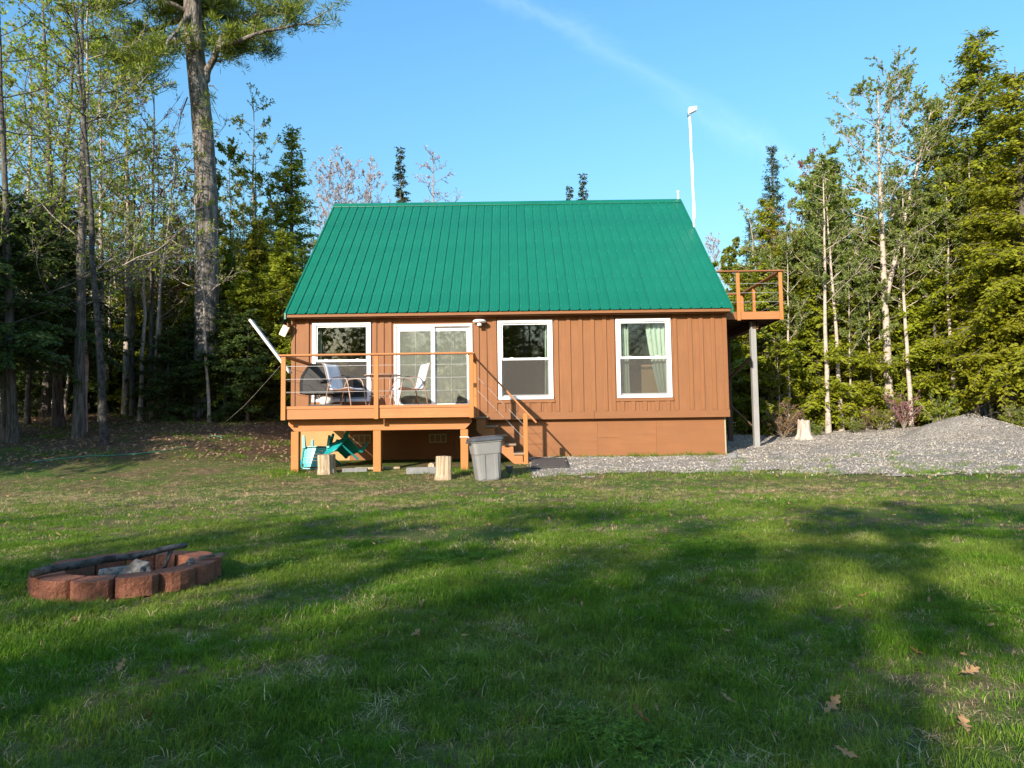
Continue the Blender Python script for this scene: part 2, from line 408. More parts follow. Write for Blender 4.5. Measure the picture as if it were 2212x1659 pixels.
def groundmat():
    t = NT('lawn_and_leaf_litter'); v = t.world()
    at_ = t.n('ShaderNodeAttribute'); at_.attribute_name = 'lawn'
    n1 = t.noise(v, .9, 5, .6); n2 = t.noise(v, 9, 6, .7); n3 = t.noise(v, 45, 4, .7)
    soil = t.ramp(n2, [(.3, (.06, .042, .024)), (.55, (.15, .105, .055)), (.75, (.30, .23, .12))])
    green = t.ramp(n3, [(.3, (.040, .072, .012)), (.7, (.09, .14, .025))])
    lawn = t.mix(t.ramp(n1, [(.42, (1, 1, 1)), (.62, (0, 0, 0))]), soil, green)
    lit = t.ramp(n3, [(.25, (.035, .022, .014)), (.5, (.10, .062, .036)), (.7, (.20, .13, .08)), (.85, (.30, .22, .15))])
    moss = t.mix(t.ramp(n1, [(.5, (0, 0, 0)), (.62, (.8, .8, .8))]), lit, (.05, .07, .015))
    col = t.mix(at_.outputs['Fac'], moss, lawn)
    t.bump(t.math('ADD', n3, n2), .6, .03); return t.fin(col, .95, 0, .1)
g = link('ground', me, groundmat()); tag(g, kind='structure')

# gravel drive: a sheet a little above the ground, with a ragged edge
def gravelmat(name='grey_crushed_gravel'):
    t = NT(name); v = t.world(); n1 = t.noise(v, 1.1, 5); vo = t.n('ShaderNodeTexVoronoi'); vo.inputs['Scale'].default_value = 42; t.l(v, vo.inputs['Vector'])
    sep = t.n('ShaderNodeSeparateColor'); t.l(vo.outputs['Color'], sep.inputs[0])
    col = t.ramp(sep.outputs[0], [(.1, (.145, .122, .10)), (.5, (.25, .218, .182)), (.9, (.38, .34, .29))])
    col = t.mix(t.ramp(n1, [(.45, (0, 0, 0)), (.75, (.5, .5, .5))]), col, (.17, .145, .115))
    t.bump(vo.outputs['Distance'], .9, .02); return t.fin(col, .9, 0, .15)
M['gravel'] = gravelmat()
cs = .11; ax = np.arange(-.2, 21, cs); ay = np.arange(10.5, 25, cs)
AX, AY = np.meshgrid(ax, ay, indexing='ij'); keep = gravel_mask(AX + cs / 2, AY + cs / 2) > 0
V = np.stack([AX, AY, ground_z(AX, AY) + .012 + .010 * vnoise(AX, AY, 5)], -1).reshape(-1, 3); n_j = len(ay)
ii, jj = np.nonzero(keep[:-1, :-1]); q = np.stack([ii * n_j + jj, (ii + 1) * n_j + jj, (ii + 1) * n_j + jj + 1, ii * n_j + jj + 1], -1)
u, inv = np.unique(q, return_inverse=True)
tag(link('gravel_drive', fast_mesh('gravel_drive', V[u], inv.reshape(-1, 4), True), M['gravel']), kind='structure')

# ------------------------------------------------------------------ cabin
WX0, WX1, WY, BY = -5.14, 5.03, 16.5, 24.9
BASE, TRIM0, TRIM1, EZ = .20, 1.17, 1.33, 3.66
EY, RY, RZ = 16.20, 20.7, 7.66                 # eave edge, ridge
slope = (RZ - EZ) / (RY - EY)
cabin = empty('cabin', ((WX0 + WX1) / 2, WY, BASE), label='brown board-and-batten cabin with green metal roof', cat='cabin')
CL = cabin.location
def wallz(y): return EZ - .06 + slope * (min(y, 2 * RY - y) - EY)
openings = [(-4.65, -3.28, 1.63, 3.49), (-2.74, -.91, 1.41, 3.42), (-.32, .96, 1.63, 3.49), (2.44, 3.72, 1.63, 3.49)]
m = MB(); ztop = wallz(WY)
xs = [WX0] + [v for o in openings for v in (o[0], o[1])] + [WX1]
for k in range(0, len(xs), 2): m.box(xs[k], xs[k + 1], WY, WY + .14, TRIM0, ztop)
for o in openings: m.box(o[0], o[1], WY, WY + .14, TRIM0, o[2]); m.box(o[0], o[1], WY, WY + .14, o[3], ztop)
wall = m.build('wall', M['stain'], cabin)
# gable ends, back wall and the floors inside
for nm, xa, xb in (('gable_wall', WX0, WX0 + .14), ('gable_wall', WX1 - .14, WX1)):
    yb = 2 * RY - WY
    MB().prism([(xa, WY + .142, TRIM0), (xa, yb, TRIM0), (xa, yb, wallz(WY)), (xa, RY, wallz(RY)), (xa, WY + .142, wallz(WY + .142))], (xb - xa, 0, 0)).build(nm, M['stain'], cabin)
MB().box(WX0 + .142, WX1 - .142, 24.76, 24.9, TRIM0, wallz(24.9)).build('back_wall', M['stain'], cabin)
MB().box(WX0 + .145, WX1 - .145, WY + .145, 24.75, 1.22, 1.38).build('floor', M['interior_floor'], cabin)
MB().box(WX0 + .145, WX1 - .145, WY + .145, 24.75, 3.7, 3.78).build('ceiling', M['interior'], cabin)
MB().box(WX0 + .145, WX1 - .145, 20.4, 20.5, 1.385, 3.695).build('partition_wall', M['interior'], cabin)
# vertical battens over the boards, each its own piece
_full = [-5.093, -4.77, -3.19, -3.02, -2.84, -.80, -.62, -.39, 1.05, 1.335, 1.615, 1.895, 2.175, 2.36, 3.82, 4.17, 4.43, 4.705, 4.985]
_ed = [WX0] + _full + [WX1]
for a_, b_ in zip(_ed[:-1], _ed[1:]):
    if b_ - a_ > .03 and not any(o[0] < (a_ + b_) / 2 < o[1] for o in openings):
        MB().box(a_ + .002, b_ - .002, WY - .010, WY - .001, TRIM1 - .02, ztop - .005).build('siding_board', M['stain'], wall)
for x0_, x1_ in ((-4.68, -3.25), (-.35, .99), (2.41, 3.75)):
    n_ = 5
    for k in range(n_): MB().box(x0_ + (x1_ - x0_) * k / n_ + .002, x0_ + (x1_ - x0_) * (k + 1) / n_ - .002, WY - .010, WY - .001, TRIM1 - .02, 1.625).build('siding_board', M['stain'], wall)
batt = MB().box(-.046, .046, -.036, -.011, 0, 1)
bme = batt.mesh('batten')
def batten(x, z0, z1, w_=1.0):
    o = link('batten', bme, M['stain'], wall); o.location = Vector((x, WY, z0)) - CL; o.scale = (w_, 1, z1 - z0)
    md = o.modifiers.new('bevel', 'BEVEL'); md.width = .003; md.segments = 1; return o
top = ztop - .03
for x in (-5.093, -4.77, -3.19, -3.02, -2.84, -.80, -.62, -.39, 1.05, 1.335, 1.615, 1.895, 2.175, 2.36, 3.82, 4.17, 4.43, 4.705, 4.985): batten(x, TRIM1 + .002, top)
for x in (-.2, .08, .36, .62, .87): batten(x, TRIM1 + .002, 1.548)
for x in (2.56, 2.81, 3.08, 3.36, 3.62): batten(x, TRIM1 + .002, 1.548)
for x in (-4.55, -4.27, -3.99, -3.7, -3.42): batten(x, TRIM1 + .002, 1.548)
for k, o in enumerate(openings):
    if k != 1:
        MB().box(o[0] - .03, o[1] + .03, WY - .038, WY - .011, 1.552, 1.622).build('window_apron', M['stain_x'], wall, bevel=.003)
for xa, xb in ((WX0 - .012, -1.4), (-1.396, 1.9), (1.904, WX1 + .012)):
    MB().box(xa, xb, WY - .044, WY - .011, TRIM0 - .01, TRIM1).build('base_trim_board', M['stain_x'], wall, bevel=.003)
# plywood skirt panels under the floor
px_ = [WX0 + .09, -3.80, -1.36, 1.98, 3.35, WX1 - .09]
for k in range(5):
    MB().box(px_[k] + .0012, px_[k + 1] - .0012, WY + .10, WY + .12, BASE - .25, TRIM0 - .004).build('skirt_panel', M['ply_bare'] if k == 0 else M['ply'], cabin, bevel=.002)
MB().box(WX1 - .11, WX1 - .09, WY + .122, 24.8, BASE - .2, TRIM0 - .004).build('skirt_panel', M['ply'], cabin)
MB().box(WX0 + .09, WX0 + .11, WY + .122, 24.8, BASE - .2, TRIM0 - .004).build('skirt_panel', M['ply'], cabin)
MB().box(WX1 - .088, WX1 - .055, WY + .105, WY + .15, BASE - .2, TRIM0 - .012).build('corner_strip', M['vent'], cabin)
for x0, z0 in ((-3.72, .66), (-1.95, .655)):
    v_ = MB()
    v_.box(x0, x0 + .41, WY + .080, WY + .099, z0, z0 + .025).box(x0, x0 + .41, WY + .080, WY + .099, z0 + .18, z0 + .205)
    for k in range(4): v_.box(x0 + k * .128, x0 + k * .128 + .026, WY + .080, WY + .099, z0 + .026, z0 + .179)
    f_ = v_.build('foundation_vent', M['vent'], cabin)
    lv = MB()
    for k in range(3):
        for j in range(7): lv.bar((x0 + k * .128 + .027, WY + .093, z0 + .035 + j * .022), (x0 + k * .128 + .127, WY + .093, z0 + .035 + j * .022), .012, .004)
    lv.build('louvres', M['vent'], f_)
# roof: soffit, fascia and ribbed steel sheets
MB().box(WX0 - .03, WX1 + .03, EY + .085, EY + .115, EZ - .100, EZ - .058).build('fascia', M['stain_x'], cabin, bevel=.003)
MB().box(WX0 - .03, WX1 + .03, EY + .117, WY - .012, EZ - .082, EZ - .070).build('soffit', M['stain_x'], cabin)
roof = MB()
dv = Vector((0, RY - EY, RZ - EZ)); sl = dv.length; nrm_f = Vector((0, -dv.z, dv.y)).normalized()
RX0, RX1 = WX0 - .05, WX1 + .05
for sgn in (1, -1):
    y0, y1 = (EY + .02, RY) if sgn > 0 else (2 * RY - EY - .02, RY)
    roof.quadbox([(RX0 + .02, y0, EZ - .075), (RX1 - .02, y0, EZ - .075), (RX1 - .02, y1, RZ - .075), (RX0 + .02, y1, RZ - .075),
                  (RX0 + .02, y0, EZ - .022), (RX1 - .02, y0, EZ - .022), (RX1 - .02, y1, RZ - .022), (RX0 + .02, y1, RZ - .022)])
roof = roof.build('roof', M['stain_x'], cabin)
NP = 11; PW = (RX1 - RX0) / NP
prof = []
for k in range(4):
    c = PW * k / 4; q4 = PW / 4
    prof += [(c, .028), (c + .012, .028), (c + .026, 0), (c + q4 * .36, 0), (c + q4 * .38, .004), (c + q4 * .44, .004), (c + q4 * .46, 0), (c + q4 * .62, 0), (c + q4 * .64, .004), (c + q4 * .70, .004), (c + q4 * .72, 0), (c + q4 - .026, 0), (c + q4 - .012, .028)]
prof.append((PW - .002, .028))
pm_ = MB().grid([[(x, h * nrm_f.y + t * dv.y, h * nrm_f.z + t * dv.z) for x, h in prof] for t in (0, .5, 1)]).mesh('roof_panel')
pmb = MB().grid([[(x, -h * nrm_f.y - t * dv.y, h * nrm_f.z + t * dv.z) for x, h in prof] for t in (0, .5, 1)]).mesh('roof_panel_rear')
for k in range(NP):
    link('roof_panel', pm_, M['roof'], roof, Vector((RX0 + k * PW, EY, EZ)) - CL)
    link('roof_panel', pmb, M['roof'], roof, Vector((RX0 + k * PW, 2 * RY - EY, EZ)) - CL)
sc_ = MB(); g_ = rs(3)
for k in range(NP * 4):
    for j in range(9):
        t = (j + .28) / 9 + g_.normal(0, .003); x = RX0 + k * PW / 4 + .045 + g_.normal(0, .004)
        p = Vector((x, EY, EZ)) + dv * t + nrm_f * .001
        a_ = Vector((.009, 0, 0)); b_ = dv.normalized() * .009
        sc_.quadbox([p - a_ - b_, p + a_ - b_, p + a_ + b_, p - a_ + b_] + [p - a_ - b_ + nrm_f * .007, p + a_ - b_ + nrm_f * .007, p + a_ + b_ + nrm_f * .007, p - a_ + b_ + nrm_f * .007])
tag(sc_.build('screw_heads', M['screw'], roof), kind='stuff')
rc = MB(); off = nrm_f * .026
pA = Vector((0, RY, RZ)) + off * 1.0; pB = pA - dv.normalized() * .16
nb = Vector((0, -nrm_f.y, nrm_f.z)); pC = Vector((0, RY, RZ)) + nb * .026; pD = Vector((0, 2 * RY - pB.y, pB.z))
pT = Vector((0, RY, RZ + .05))
rc.prism([(RX0 - .012, *pB.yz), (RX0 - .012, *pT.yz), (RX0 - .012, *pD.yz), (RX0 - .012, pD.y, pD.z - .012), (RX0 - .012, RY, pT.z - .02), (RX0 - .012, pB.y, pB.z - .012)], (RX1 - RX0 + .024, 0, 0))
rc.build('ridge_cap', M['roof'], roof)
for xa in (RX0 - .03, RX1 - .012):
    rk = MB()
    for sgn in (1, -1):
        y0 = EY - .01 if sgn > 0 else 2 * RY - EY + .01
        rk.quadbox([(xa, y0, EZ - .12), (xa + .042, y0, EZ - .12), (xa + .042, RY, RZ - .12), (xa, RY, RZ - .12), (xa, y0, EZ + .026), (xa + .042, y0, EZ + .026), (xa + .042, RY, RZ + .018), (xa, RY, RZ + .018)])
    rk.build('rake_trim', M['roof'], roof)

# windows: white frame, two sashes with panes, insect screen over the lower one
def window(x0, x1, z0, z1, zm):
    f = MB(); t = .085; y0, y1 = WY - .042, WY + .06
    f.box(x0, x1, y0, y1, z1 - t * .9, z1).box(x0, x1, y0 - .012, y1, z0, z0 + .065).box(x0, x0 + t, y0, y1, z0 + .066, z1 - t * .9 - .001).box(x1 - t, x1, y0, y1, z0 + .066, z1 - t * .9 - .001)
    win = f.build('window', M['white'], cabin, bevel=.004)
    a0, a1 = x0 + t + .001, x1 - t - .001
    up_ = MB(); s = .03; top_ = z1 - t * .9 - .002
    up_.box(a0, a1, WY - .008, WY + .03, zm - .03, zm + .02).box(a0, a0 + s, WY - .006, WY + .03, zm + .021, top_).box(a1 - s, a1, WY - .006, WY + .03, zm + .021, top_).box(a0 + s + .001, a1 - s - .001, WY - .006, WY + .03, top_ - s, top_)
    up_.box(a0 + .2, a0 + .27, WY - .012, WY - .0085, zm + .0, zm + .034).box(a1 - .27, a1 - .2, WY - .012, WY - .0085, zm, zm + .034)
    up_.build('upper_sash', M['white'], win)
    lo = MB(); lo.box(a0, a1, WY + .032, WY + .055, z0 + .067, z0 + .11).box(a0, a0 + s, WY + .032, WY + .055, z0 + .111, zm - .031).box(a1 - s, a1, WY + .032, WY + .055, z0 + .111, zm - .031)
    lo.build('lower_sash', M['white'], win)
    MB().box(a0 + s, a1 - s, WY + .010, WY + .014, zm + .021, top_ - s).build('pane', M['glass'], win)
    MB().box(a0 + s, a1 - s, WY + .042, WY + .046, z0 + .11, zm - .031).build('pane', M['glass'], win)
    sc = fast_mesh('screen', [(a0, WY + .002, z0 + .067), (a1, WY + .002, z0 + .067), (a1, WY + .002, zm - .031), (a0, WY + .002, zm - .031)], np.array([[0, 1, 2, 3]]))
    for v in sc.vertices: v.co -= CL
    link('insect_screen', sc, M['screen'], win)
    return win
window(*openings[0], 2.60); window(*openings[2], 2.58); window(*openings[3], 2.575)
# sliding patio door
x0, x1, z0, z1 = openings[1]
f = MB(); y0, y1 = WY - .042, WY + .1
f.box(x0, x1, y0, y1, z1 - .055, z1).box(x0, x0 + .05, y0, y1, z0, z1 - .056).box(x1 - .05, x1, y0, y1, z0, z1 - .056).box(x0 + .051, x1 - .051, y0, y1, z0, z0 + .04)
door = f.build('patio_door', M['white'], cabin, bevel=.004)
def dpanel(a, b, y):
    t = .085; zt = z1 - .058
    p = MB().box(a, a + t, y, y + .04, z0 + .042, zt).box(b - t, b, y, y + .04, z0 + .042, zt).box(a + t + .001, b - t - .001, y, y + .04, zt - .1, zt).box(a + t + .001, b - t - .001, y, y + .04, z0 + .042, z0 + .15)
    p.box((a + b) / 2 - .003, (a + b) / 2 + .003, y + .010, y + .016, z0 + .151, zt - .101)
    p = p.build('door_panel', M['white'], door, bevel=.003)
    MB().box(a + t, b - t, y + .004, y + .008, z0 + .15, zt - .1).build('pane', M['glass'], p)
    bl = MB(); zz = z0 + .155
    while zz < zt - .105:
        bl.quadbox([(a + t + .004, y + .020, zz), (b - t - .004, y + .020, zz), (b - t - .004, y + .028, zz + .0175), (a + t + .004, y + .028, zz + .0175)] +
                   [(a + t + .004, y + .020, zz + .0015), (b - t - .004, y + .020, zz + .0015), (b - t - .004, y + .028, zz + .019), (a + t + .004, y + .028, zz + .019)])
        zz += .0205
    for xx in (a + t + .05, (a + b) / 2, b - t - .05): bl.box(xx - .003, xx + .003, y + .0195, y + .0215, z0 + .15, zt - .1)
    tag(bl.build('blind_slats', M['blind'], p), kind='stuff')
    return p
xm = (x0 + x1) / 2
dpanel(x0 + .052, xm + .03, WY - .01); pr = dpanel(xm - .03, x1 - .052, WY + .045)
MB().box(xm + .012, xm + .03, WY - .036, WY - .011, 2.42, 2.6).build('door_handle', M['white_metal'], door, bevel=.004)
# lamps on the wall and under the eave
lt = MB().lathe([(.02, .045), (.13, .04), (.155, .02), (.155, -.005), (.13, -.02), (.05, -.025)], (-.735, WY - .16, 3.44), 20)
lamp = lt.build('porch_light', M['white'], cabin, smooth=True)
MB().box(-.775, -.695, WY - .1, WY - .026, 3.43, 3.485).build('lamp_bracket', M['white'], lamp)
MB().lathe([(.055, -.10), (.06, -.085), (.04, -.03), (.03, -.02)], (-.735, WY - .2, 3.44), 14).build('lamp_head', M['white'], lamp, smooth=True)
fl = MB().bar((-5.30, WY - .2, 3.17), (-5.19, WY - .2, 3.40), .16, .05, (0, 1, 0)).build('floodlight', M['lead'], cabin, bevel=.008)
MB().bar((-5.21, WY - .17, 3.33), (-5.10, WY - .03, 3.46), .04, .04).build('lamp_bracket', M['stain'], fl)
MB().prism([(-5.17, EY + .03, 3.46), (-5.17, WY - .001, 3.46), (-5.17, WY - .001, 3.22), (-5.17, WY - .05, 3.22), (-5.17, EY + .05, 3.38)], (.03, 0, 0)).build('eave_bracket', M['stain'], cabin)

# curtains and a board inside
def curtain(x0, x1, z0, z1, y, xb0, xb1, label, name='curtain'):
    P = []
    for i in range(9):
        t = i / 8; row = []
        for j in range(29):
            s = j / 28; xa = x0 + (x1 - x0) * s; xbm = xb0 + (xb1 - xb0) * s
            tt = t ** 1.4; row.append((xa + (xbm - xa) * tt, y + .028 * math.sin(s * 26 + t * 1.2) + .012 * math.sin(s * 61), z1 + (z0 - z1) * t))
        P.append(row)
    o = MB().grid(P).build(name, M['curtain'], None, smooth=True, thick=.003); tag(o, label, 'curtain', 'mint window curtains'); return o
curtain(2.53, 2.78, 1.5, 3.33, WY + .22, 2.56, 2.80, 'mint curtain hanging straight inside the far right cabin window')
curtain(3.18, 3.66, 1.5, 3.40, WY + .22, 3.52, 3.68, 'mint curtain swept aside at the right of the far right cabin window')
curtain(.80, .93, 1.5, 3.4, WY + .22, .76, .93, 'narrow edge of mint curtain in the window beside the stairs')
curtain(-4.60, -4.50, 1.5, 3.4, WY + .22, -4.6, -4.47, 'narrow edge of curtain in the window behind the grill')
o = MB().box(3.10, 3.62, 16.95, 16.97, 1.39, 2.44).build('tan_board', M['cardboard']); tag(o, 'tan board standing inside the far right cabin window', 'board')
o = MB().box(-4.42, -4.28, 17.6, 17.72, 1.39, 3.0).prism([(-4.28, 17.62, 2.75), (-4.28, 17.62, 3.0), (-4.08, 17.62, 2.75), (-4.08, 17.62, 1.39), (-4.28, 17.62, 1.39)], (0, .04, 0)).build('tan_cupboard', M['cardboard']); tag(o, 'tan timber cupboard seen through the window behind the grill', 'cupboard')

# ------------------------------------------------------------------ front deck with stairs
DX0, DX1, DY, DZ = -4.45, -.76, 13.7, 1.41
deck = empty('front_deck', ((DX0 + DX1) / 2, DY, .15), label='orange stained front deck with cable railing on square posts', cat='deck')
bw = (2.72 - .0) / 19
for k in range(19):
    MB().box(DX0 + .045, DX1 - .0, DY + .03 + k * bw, DY + .03 + (k + 1) * bw - .006, DZ - .028, DZ).build('deck_board', M['deck_x'], deck, bevel=.002)
for xa, xb in ((DX0 + .045, -2.662), (-2.572, DX1)):
    MB().box(xa, xb, DY - .014, DY + .026, 1.185, 1.375).build('rim_board', M['deck_x'], deck, bevel=.004)
    MB().box(xa, xb, DY - .024, DY + .026, 1.38, 1.437).build('deck_edge_board', M['deck_x'], deck, bevel=.003)
MB().box(DX0 + .002, DX0 + .042, DY + .03, WY - .04, 1.185, 1.38).build('rim_board', M['deck_y'], deck, bevel=.003)
MB().box(DX1 - .042, DX1 - .002, DY + .03, WY - .04, 1.185, 1.38).build('rim_board', M['deck_y'], deck, bevel=.003)
for k in range(8):
    x = DX0 + .35 + k * .43; MB().box(x, x + .04, DY + .03, WY - .04, 1.19, 1.381).build('joist', M['deck_y'], deck)
MB().prism([(DX0 + .05, 13.95, 1.182), (DX0 + .05, 13.95, 1.08), (DX0 + .17, 13.95, .955), (DX1 - .17, 13.95, .955), (DX1 - .05, 13.95, 1.08), (DX1 - .05, 13.95, 1.182)], (0, .09, 0)).build('beam', M['deck_x'], deck, bevel=.004)
for x, wd in ((-4.27, .15), (-2.66, .15), (-.95, .15)):
    MB().box(x - wd / 2, x + wd / 2, 13.945, 14.09, -.1, .952).build('support_post', M['deck_z'], deck, bevel=.006)
RZ_ = 2.44
for x in (DX0 + .0, -2.662, DX1 - .07):
    MB().box(x, x + .088, DY - .06, DY - .026, 1.17, RZ_ - .036).build('rail_post', M['deck_z'], deck, bevel=.004)
MB().box(DX0, DX0 + .034, WY - .14, WY - .05, 1.2, RZ_ - .036).build('rail_post', M['deck_z'], deck, bevel=.004)
MB().box(DX1 - .07, DX1 + .018, 14.86, 14.95, 1.17, RZ_ - .036).build('rail_post', M['deck_z'], deck, bevel=.004)
MB().box(DX0 - .05, -2.9, DY - .09, DY + .05, RZ_ - .035, RZ_).build('rail_cap', M['deck_x'], deck, bevel=.004)
MB().box(-2.897, DX1 + .04, DY - .09, DY + .05, RZ_ - .035, RZ_).build('rail_cap', M['deck_x'], deck, bevel=.004)
MB().box(DX0 - .05, DX0 + .09, DY + .052, WY - .03, RZ_ - .035, RZ_).build('rail_cap', M['deck_y'], deck, bevel=.004)
MB().box(DX1 - .1, DX1 + .04, DY + .052, 14.98, RZ_ - .035, RZ_).build('rail_cap', M['deck_y'], deck, bevel=.004)
for z in (1.71, 1.96, 2.21):
    for xa, xb in ((DX0 + .09, -2.664), (-2.572, DX1 - .072)):
        MB().tube([(xa, DY - .043, z), ((xa + xb) / 2, DY - .043, z - .004), (xb, DY - .043, z)], .0042, 5).build('rail_cable', M['steel'], deck)
    MB().tube([(DX0 + .02, DY - .03, z), (DX0 + .02, WY - .1, z)], .0042, 5).build('rail_cable', M['steel'], deck)
# stairs down to the right
st = MB(); SR, SY0, SY1 = .193, 14.95, 16.2
for k in range(6):
    zt = DZ - (k + 1) * SR; xa = DX1 + k * SR
    MB().box(xa, xa + .25, SY0 - .04, SY1, zt - .04, zt).build('stair_tread', M['tread'], deck, bevel=.004)
for y in (SY0, SY1 - .06):
    poly = [(DX1 + .002, y, DZ - .02)]
    for k in range(6):
        zt = DZ - (k + 1) * SR - .042; poly += [(DX1 + .002 + k * SR, y, zt), (DX1 + (k + 1) * SR - .004, y, zt)]
    poly += [(DX1 + 6 * SR - .004, y, .02), (DX1 + 5.2 * SR, y, .02), (DX1 + .002, y, .92)]
    MB().prism(poly, (0, .045, 0)).build('stringer', M['deck_x'], deck)
MB().box(.225, .315, 14.86, 14.95, -.1, 1.27).build('stair_post', M['deck_z'], deck, bevel=.005)
MB().bar((DX1 + .02, 14.905, 2.425), (.50, 14.905, 1.07), .12, .036).build('handrail', M['deck_x'], deck, bevel=.004)
for dz in (.34, .62): MB().tube([(DX1 + .02, 14.905, 2.40 - dz), (.225, 14.905, 1.36 - dz + .02)], .004, 5).build('rail_cable', M['steel'], deck)

# ------------------------------------------------------------------ side balcony
BX0, BX1, BY0, BY1, BZ = WX1, 7.02, 18.2, 21.35, 3.88
bal = empty('side_balcony', (6.4, 18.6, .37), label='small upper balcony on a grey post at the right gable', cat='balcony')
for k in range(21):
    y = BY0 + .03 + k * .149
    MB().box(BX0 + .003, BX1 - .03, y, y + .142, BZ - .03, BZ).build('balcony_board', M['deck_x'], bal)
MB().box(BX0 + .003, 5.83, BY0 - .014, BY0 + .026, 3.69, BZ + .01).build('rim_board', M['stain_x'], bal, bevel=.004)
MB().box(5.834, BX1, BY0 - .014, BY0 + .026, 3.69, BZ + .01).build('rim_board', M['deck_x'], bal, bevel=.004)
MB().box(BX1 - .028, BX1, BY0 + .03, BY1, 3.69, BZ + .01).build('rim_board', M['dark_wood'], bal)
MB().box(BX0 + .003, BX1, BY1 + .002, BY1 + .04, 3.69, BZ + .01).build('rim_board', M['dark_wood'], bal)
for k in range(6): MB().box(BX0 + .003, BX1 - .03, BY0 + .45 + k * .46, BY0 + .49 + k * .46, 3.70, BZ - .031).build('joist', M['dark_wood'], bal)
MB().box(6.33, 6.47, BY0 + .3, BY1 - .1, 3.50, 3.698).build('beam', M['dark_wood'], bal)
for x in (5.83, 6.93): MB().box(x, x + .092, BY0 - .055, BY0 - .016, 3.66, 4.92).build('rail_post', M['deck_z'], bal, bevel=.004)
MB().box(BX1 - .05, BX1 + .02, 20.25, 20.32, 3.895, 4.9).build('rail_post', M['deck_z'], bal)
MB().box(BX1 - .07, BX1 + .02, BY1 - .06, BY1 + .03, 3.895, 4.9).build('rail_post', M['deck_z'], bal)
MB().box(BX0 - .5, BX1 + .06, BY0 - .1, BY0 + .03, 4.922, 4.96).build('rail_cap', M['stain_x'], bal, bevel=.004)
MB().box(BX1 - .08, BX1 + .06, BY0 + .032, BY1 - .08, 4.922, 4.96).build('rail_cap', M['stain_x'], bal, bevel=.004)
MB().box(BX0 - .0, BX1 + .06, BY1 - .078, BY1 + .06, 4.922, 4.96).build('rail_cap', M['stain_x'], bal, bevel=.004)
for z in (4.14, 4.38, 4.62):
    MB().tube([(BX0, BY0 - .035, z), (6.93, BY0 - .035, z)], .0045, 5).build('rail_cable', M['steel'], bal)
    MB().tube([(BX1 - .03, BY0, z), (BX1 - .03, BY1, z)], .0045, 5).build('rail_cable', M['steel'], bal)
sp = MB().box(6.29, 6.43, 18.52, 18.66, .15, 3.69).build('support_post', M['grey_post'], bal, bevel=.006)
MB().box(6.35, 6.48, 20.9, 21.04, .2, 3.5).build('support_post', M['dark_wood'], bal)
MB().box(6.432, 6.475, 18.50, 18.60, 3.48, 3.688).build('post_cleat', M['deck_z'], bal)
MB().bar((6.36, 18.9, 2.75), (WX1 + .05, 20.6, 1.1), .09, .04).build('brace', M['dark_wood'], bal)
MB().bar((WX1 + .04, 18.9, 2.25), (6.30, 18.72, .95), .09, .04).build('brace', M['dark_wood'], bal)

# ------------------------------------------------------------------ mast with a panel behind the ridge
mast = empty('antenna_mast', (5.10, 19.35, 6.3), label='tall white antenna mast with a small box on top, above the roof', cat='antenna')
pts = [(5.10, 19.35, 5.0)] + [(5.10 + dx, 19.35, z) for dx, z in ((.0, 6.6), (.004, 7.2), (-.008, 7.8), (-.012, 8.4), (-.02, 9.0), (-.03, 9.66))]
MB().tube(pts, .026, 8).build('pole', M['white_metal'], mast)
MB().tube([(5.13, 19.32, 6.7), (5.135, 19.32, 7.1), (5.11, 19.32, 7.6), (5.125, 19.32, 8.1), (5.09, 19.32, 8.6), (5.105, 19.32, 9.1), (5.08, 19.32, 9.6)], .012, 5).build('cable', M['white_metal'], mast)
MB().quadbox([(5.04, 19.26, 9.66), (5.27, 19.26, 9.77), (5.27, 19.40, 9.77), (5.04, 19.40, 9.66), (5.04, 19.26, 9.84), (5.27, 19.26, 9.88), (5.27, 19.40, 9.88), (5.04, 19.40, 9.84)]).build('antenna_box', M['white_metal'], mast, bevel=.012)
MB().box(5.02, 5.09, 19.3, 19.4, 9.62, 9.70).build('clamp', M['grey_metal'], mast)
tag(MB().tube([(5.02, 20.72, 7.5), (5.02, 20.72, 7.92)], .025, 8).lathe([(.03, 7.9), (.045, 7.93), (.03, 7.96)], (5.02, 20.72, 0), 8).build('vent_pipe', M['white_metal']), 'short white pipe standing at the right end of the ridge', 'pipe')

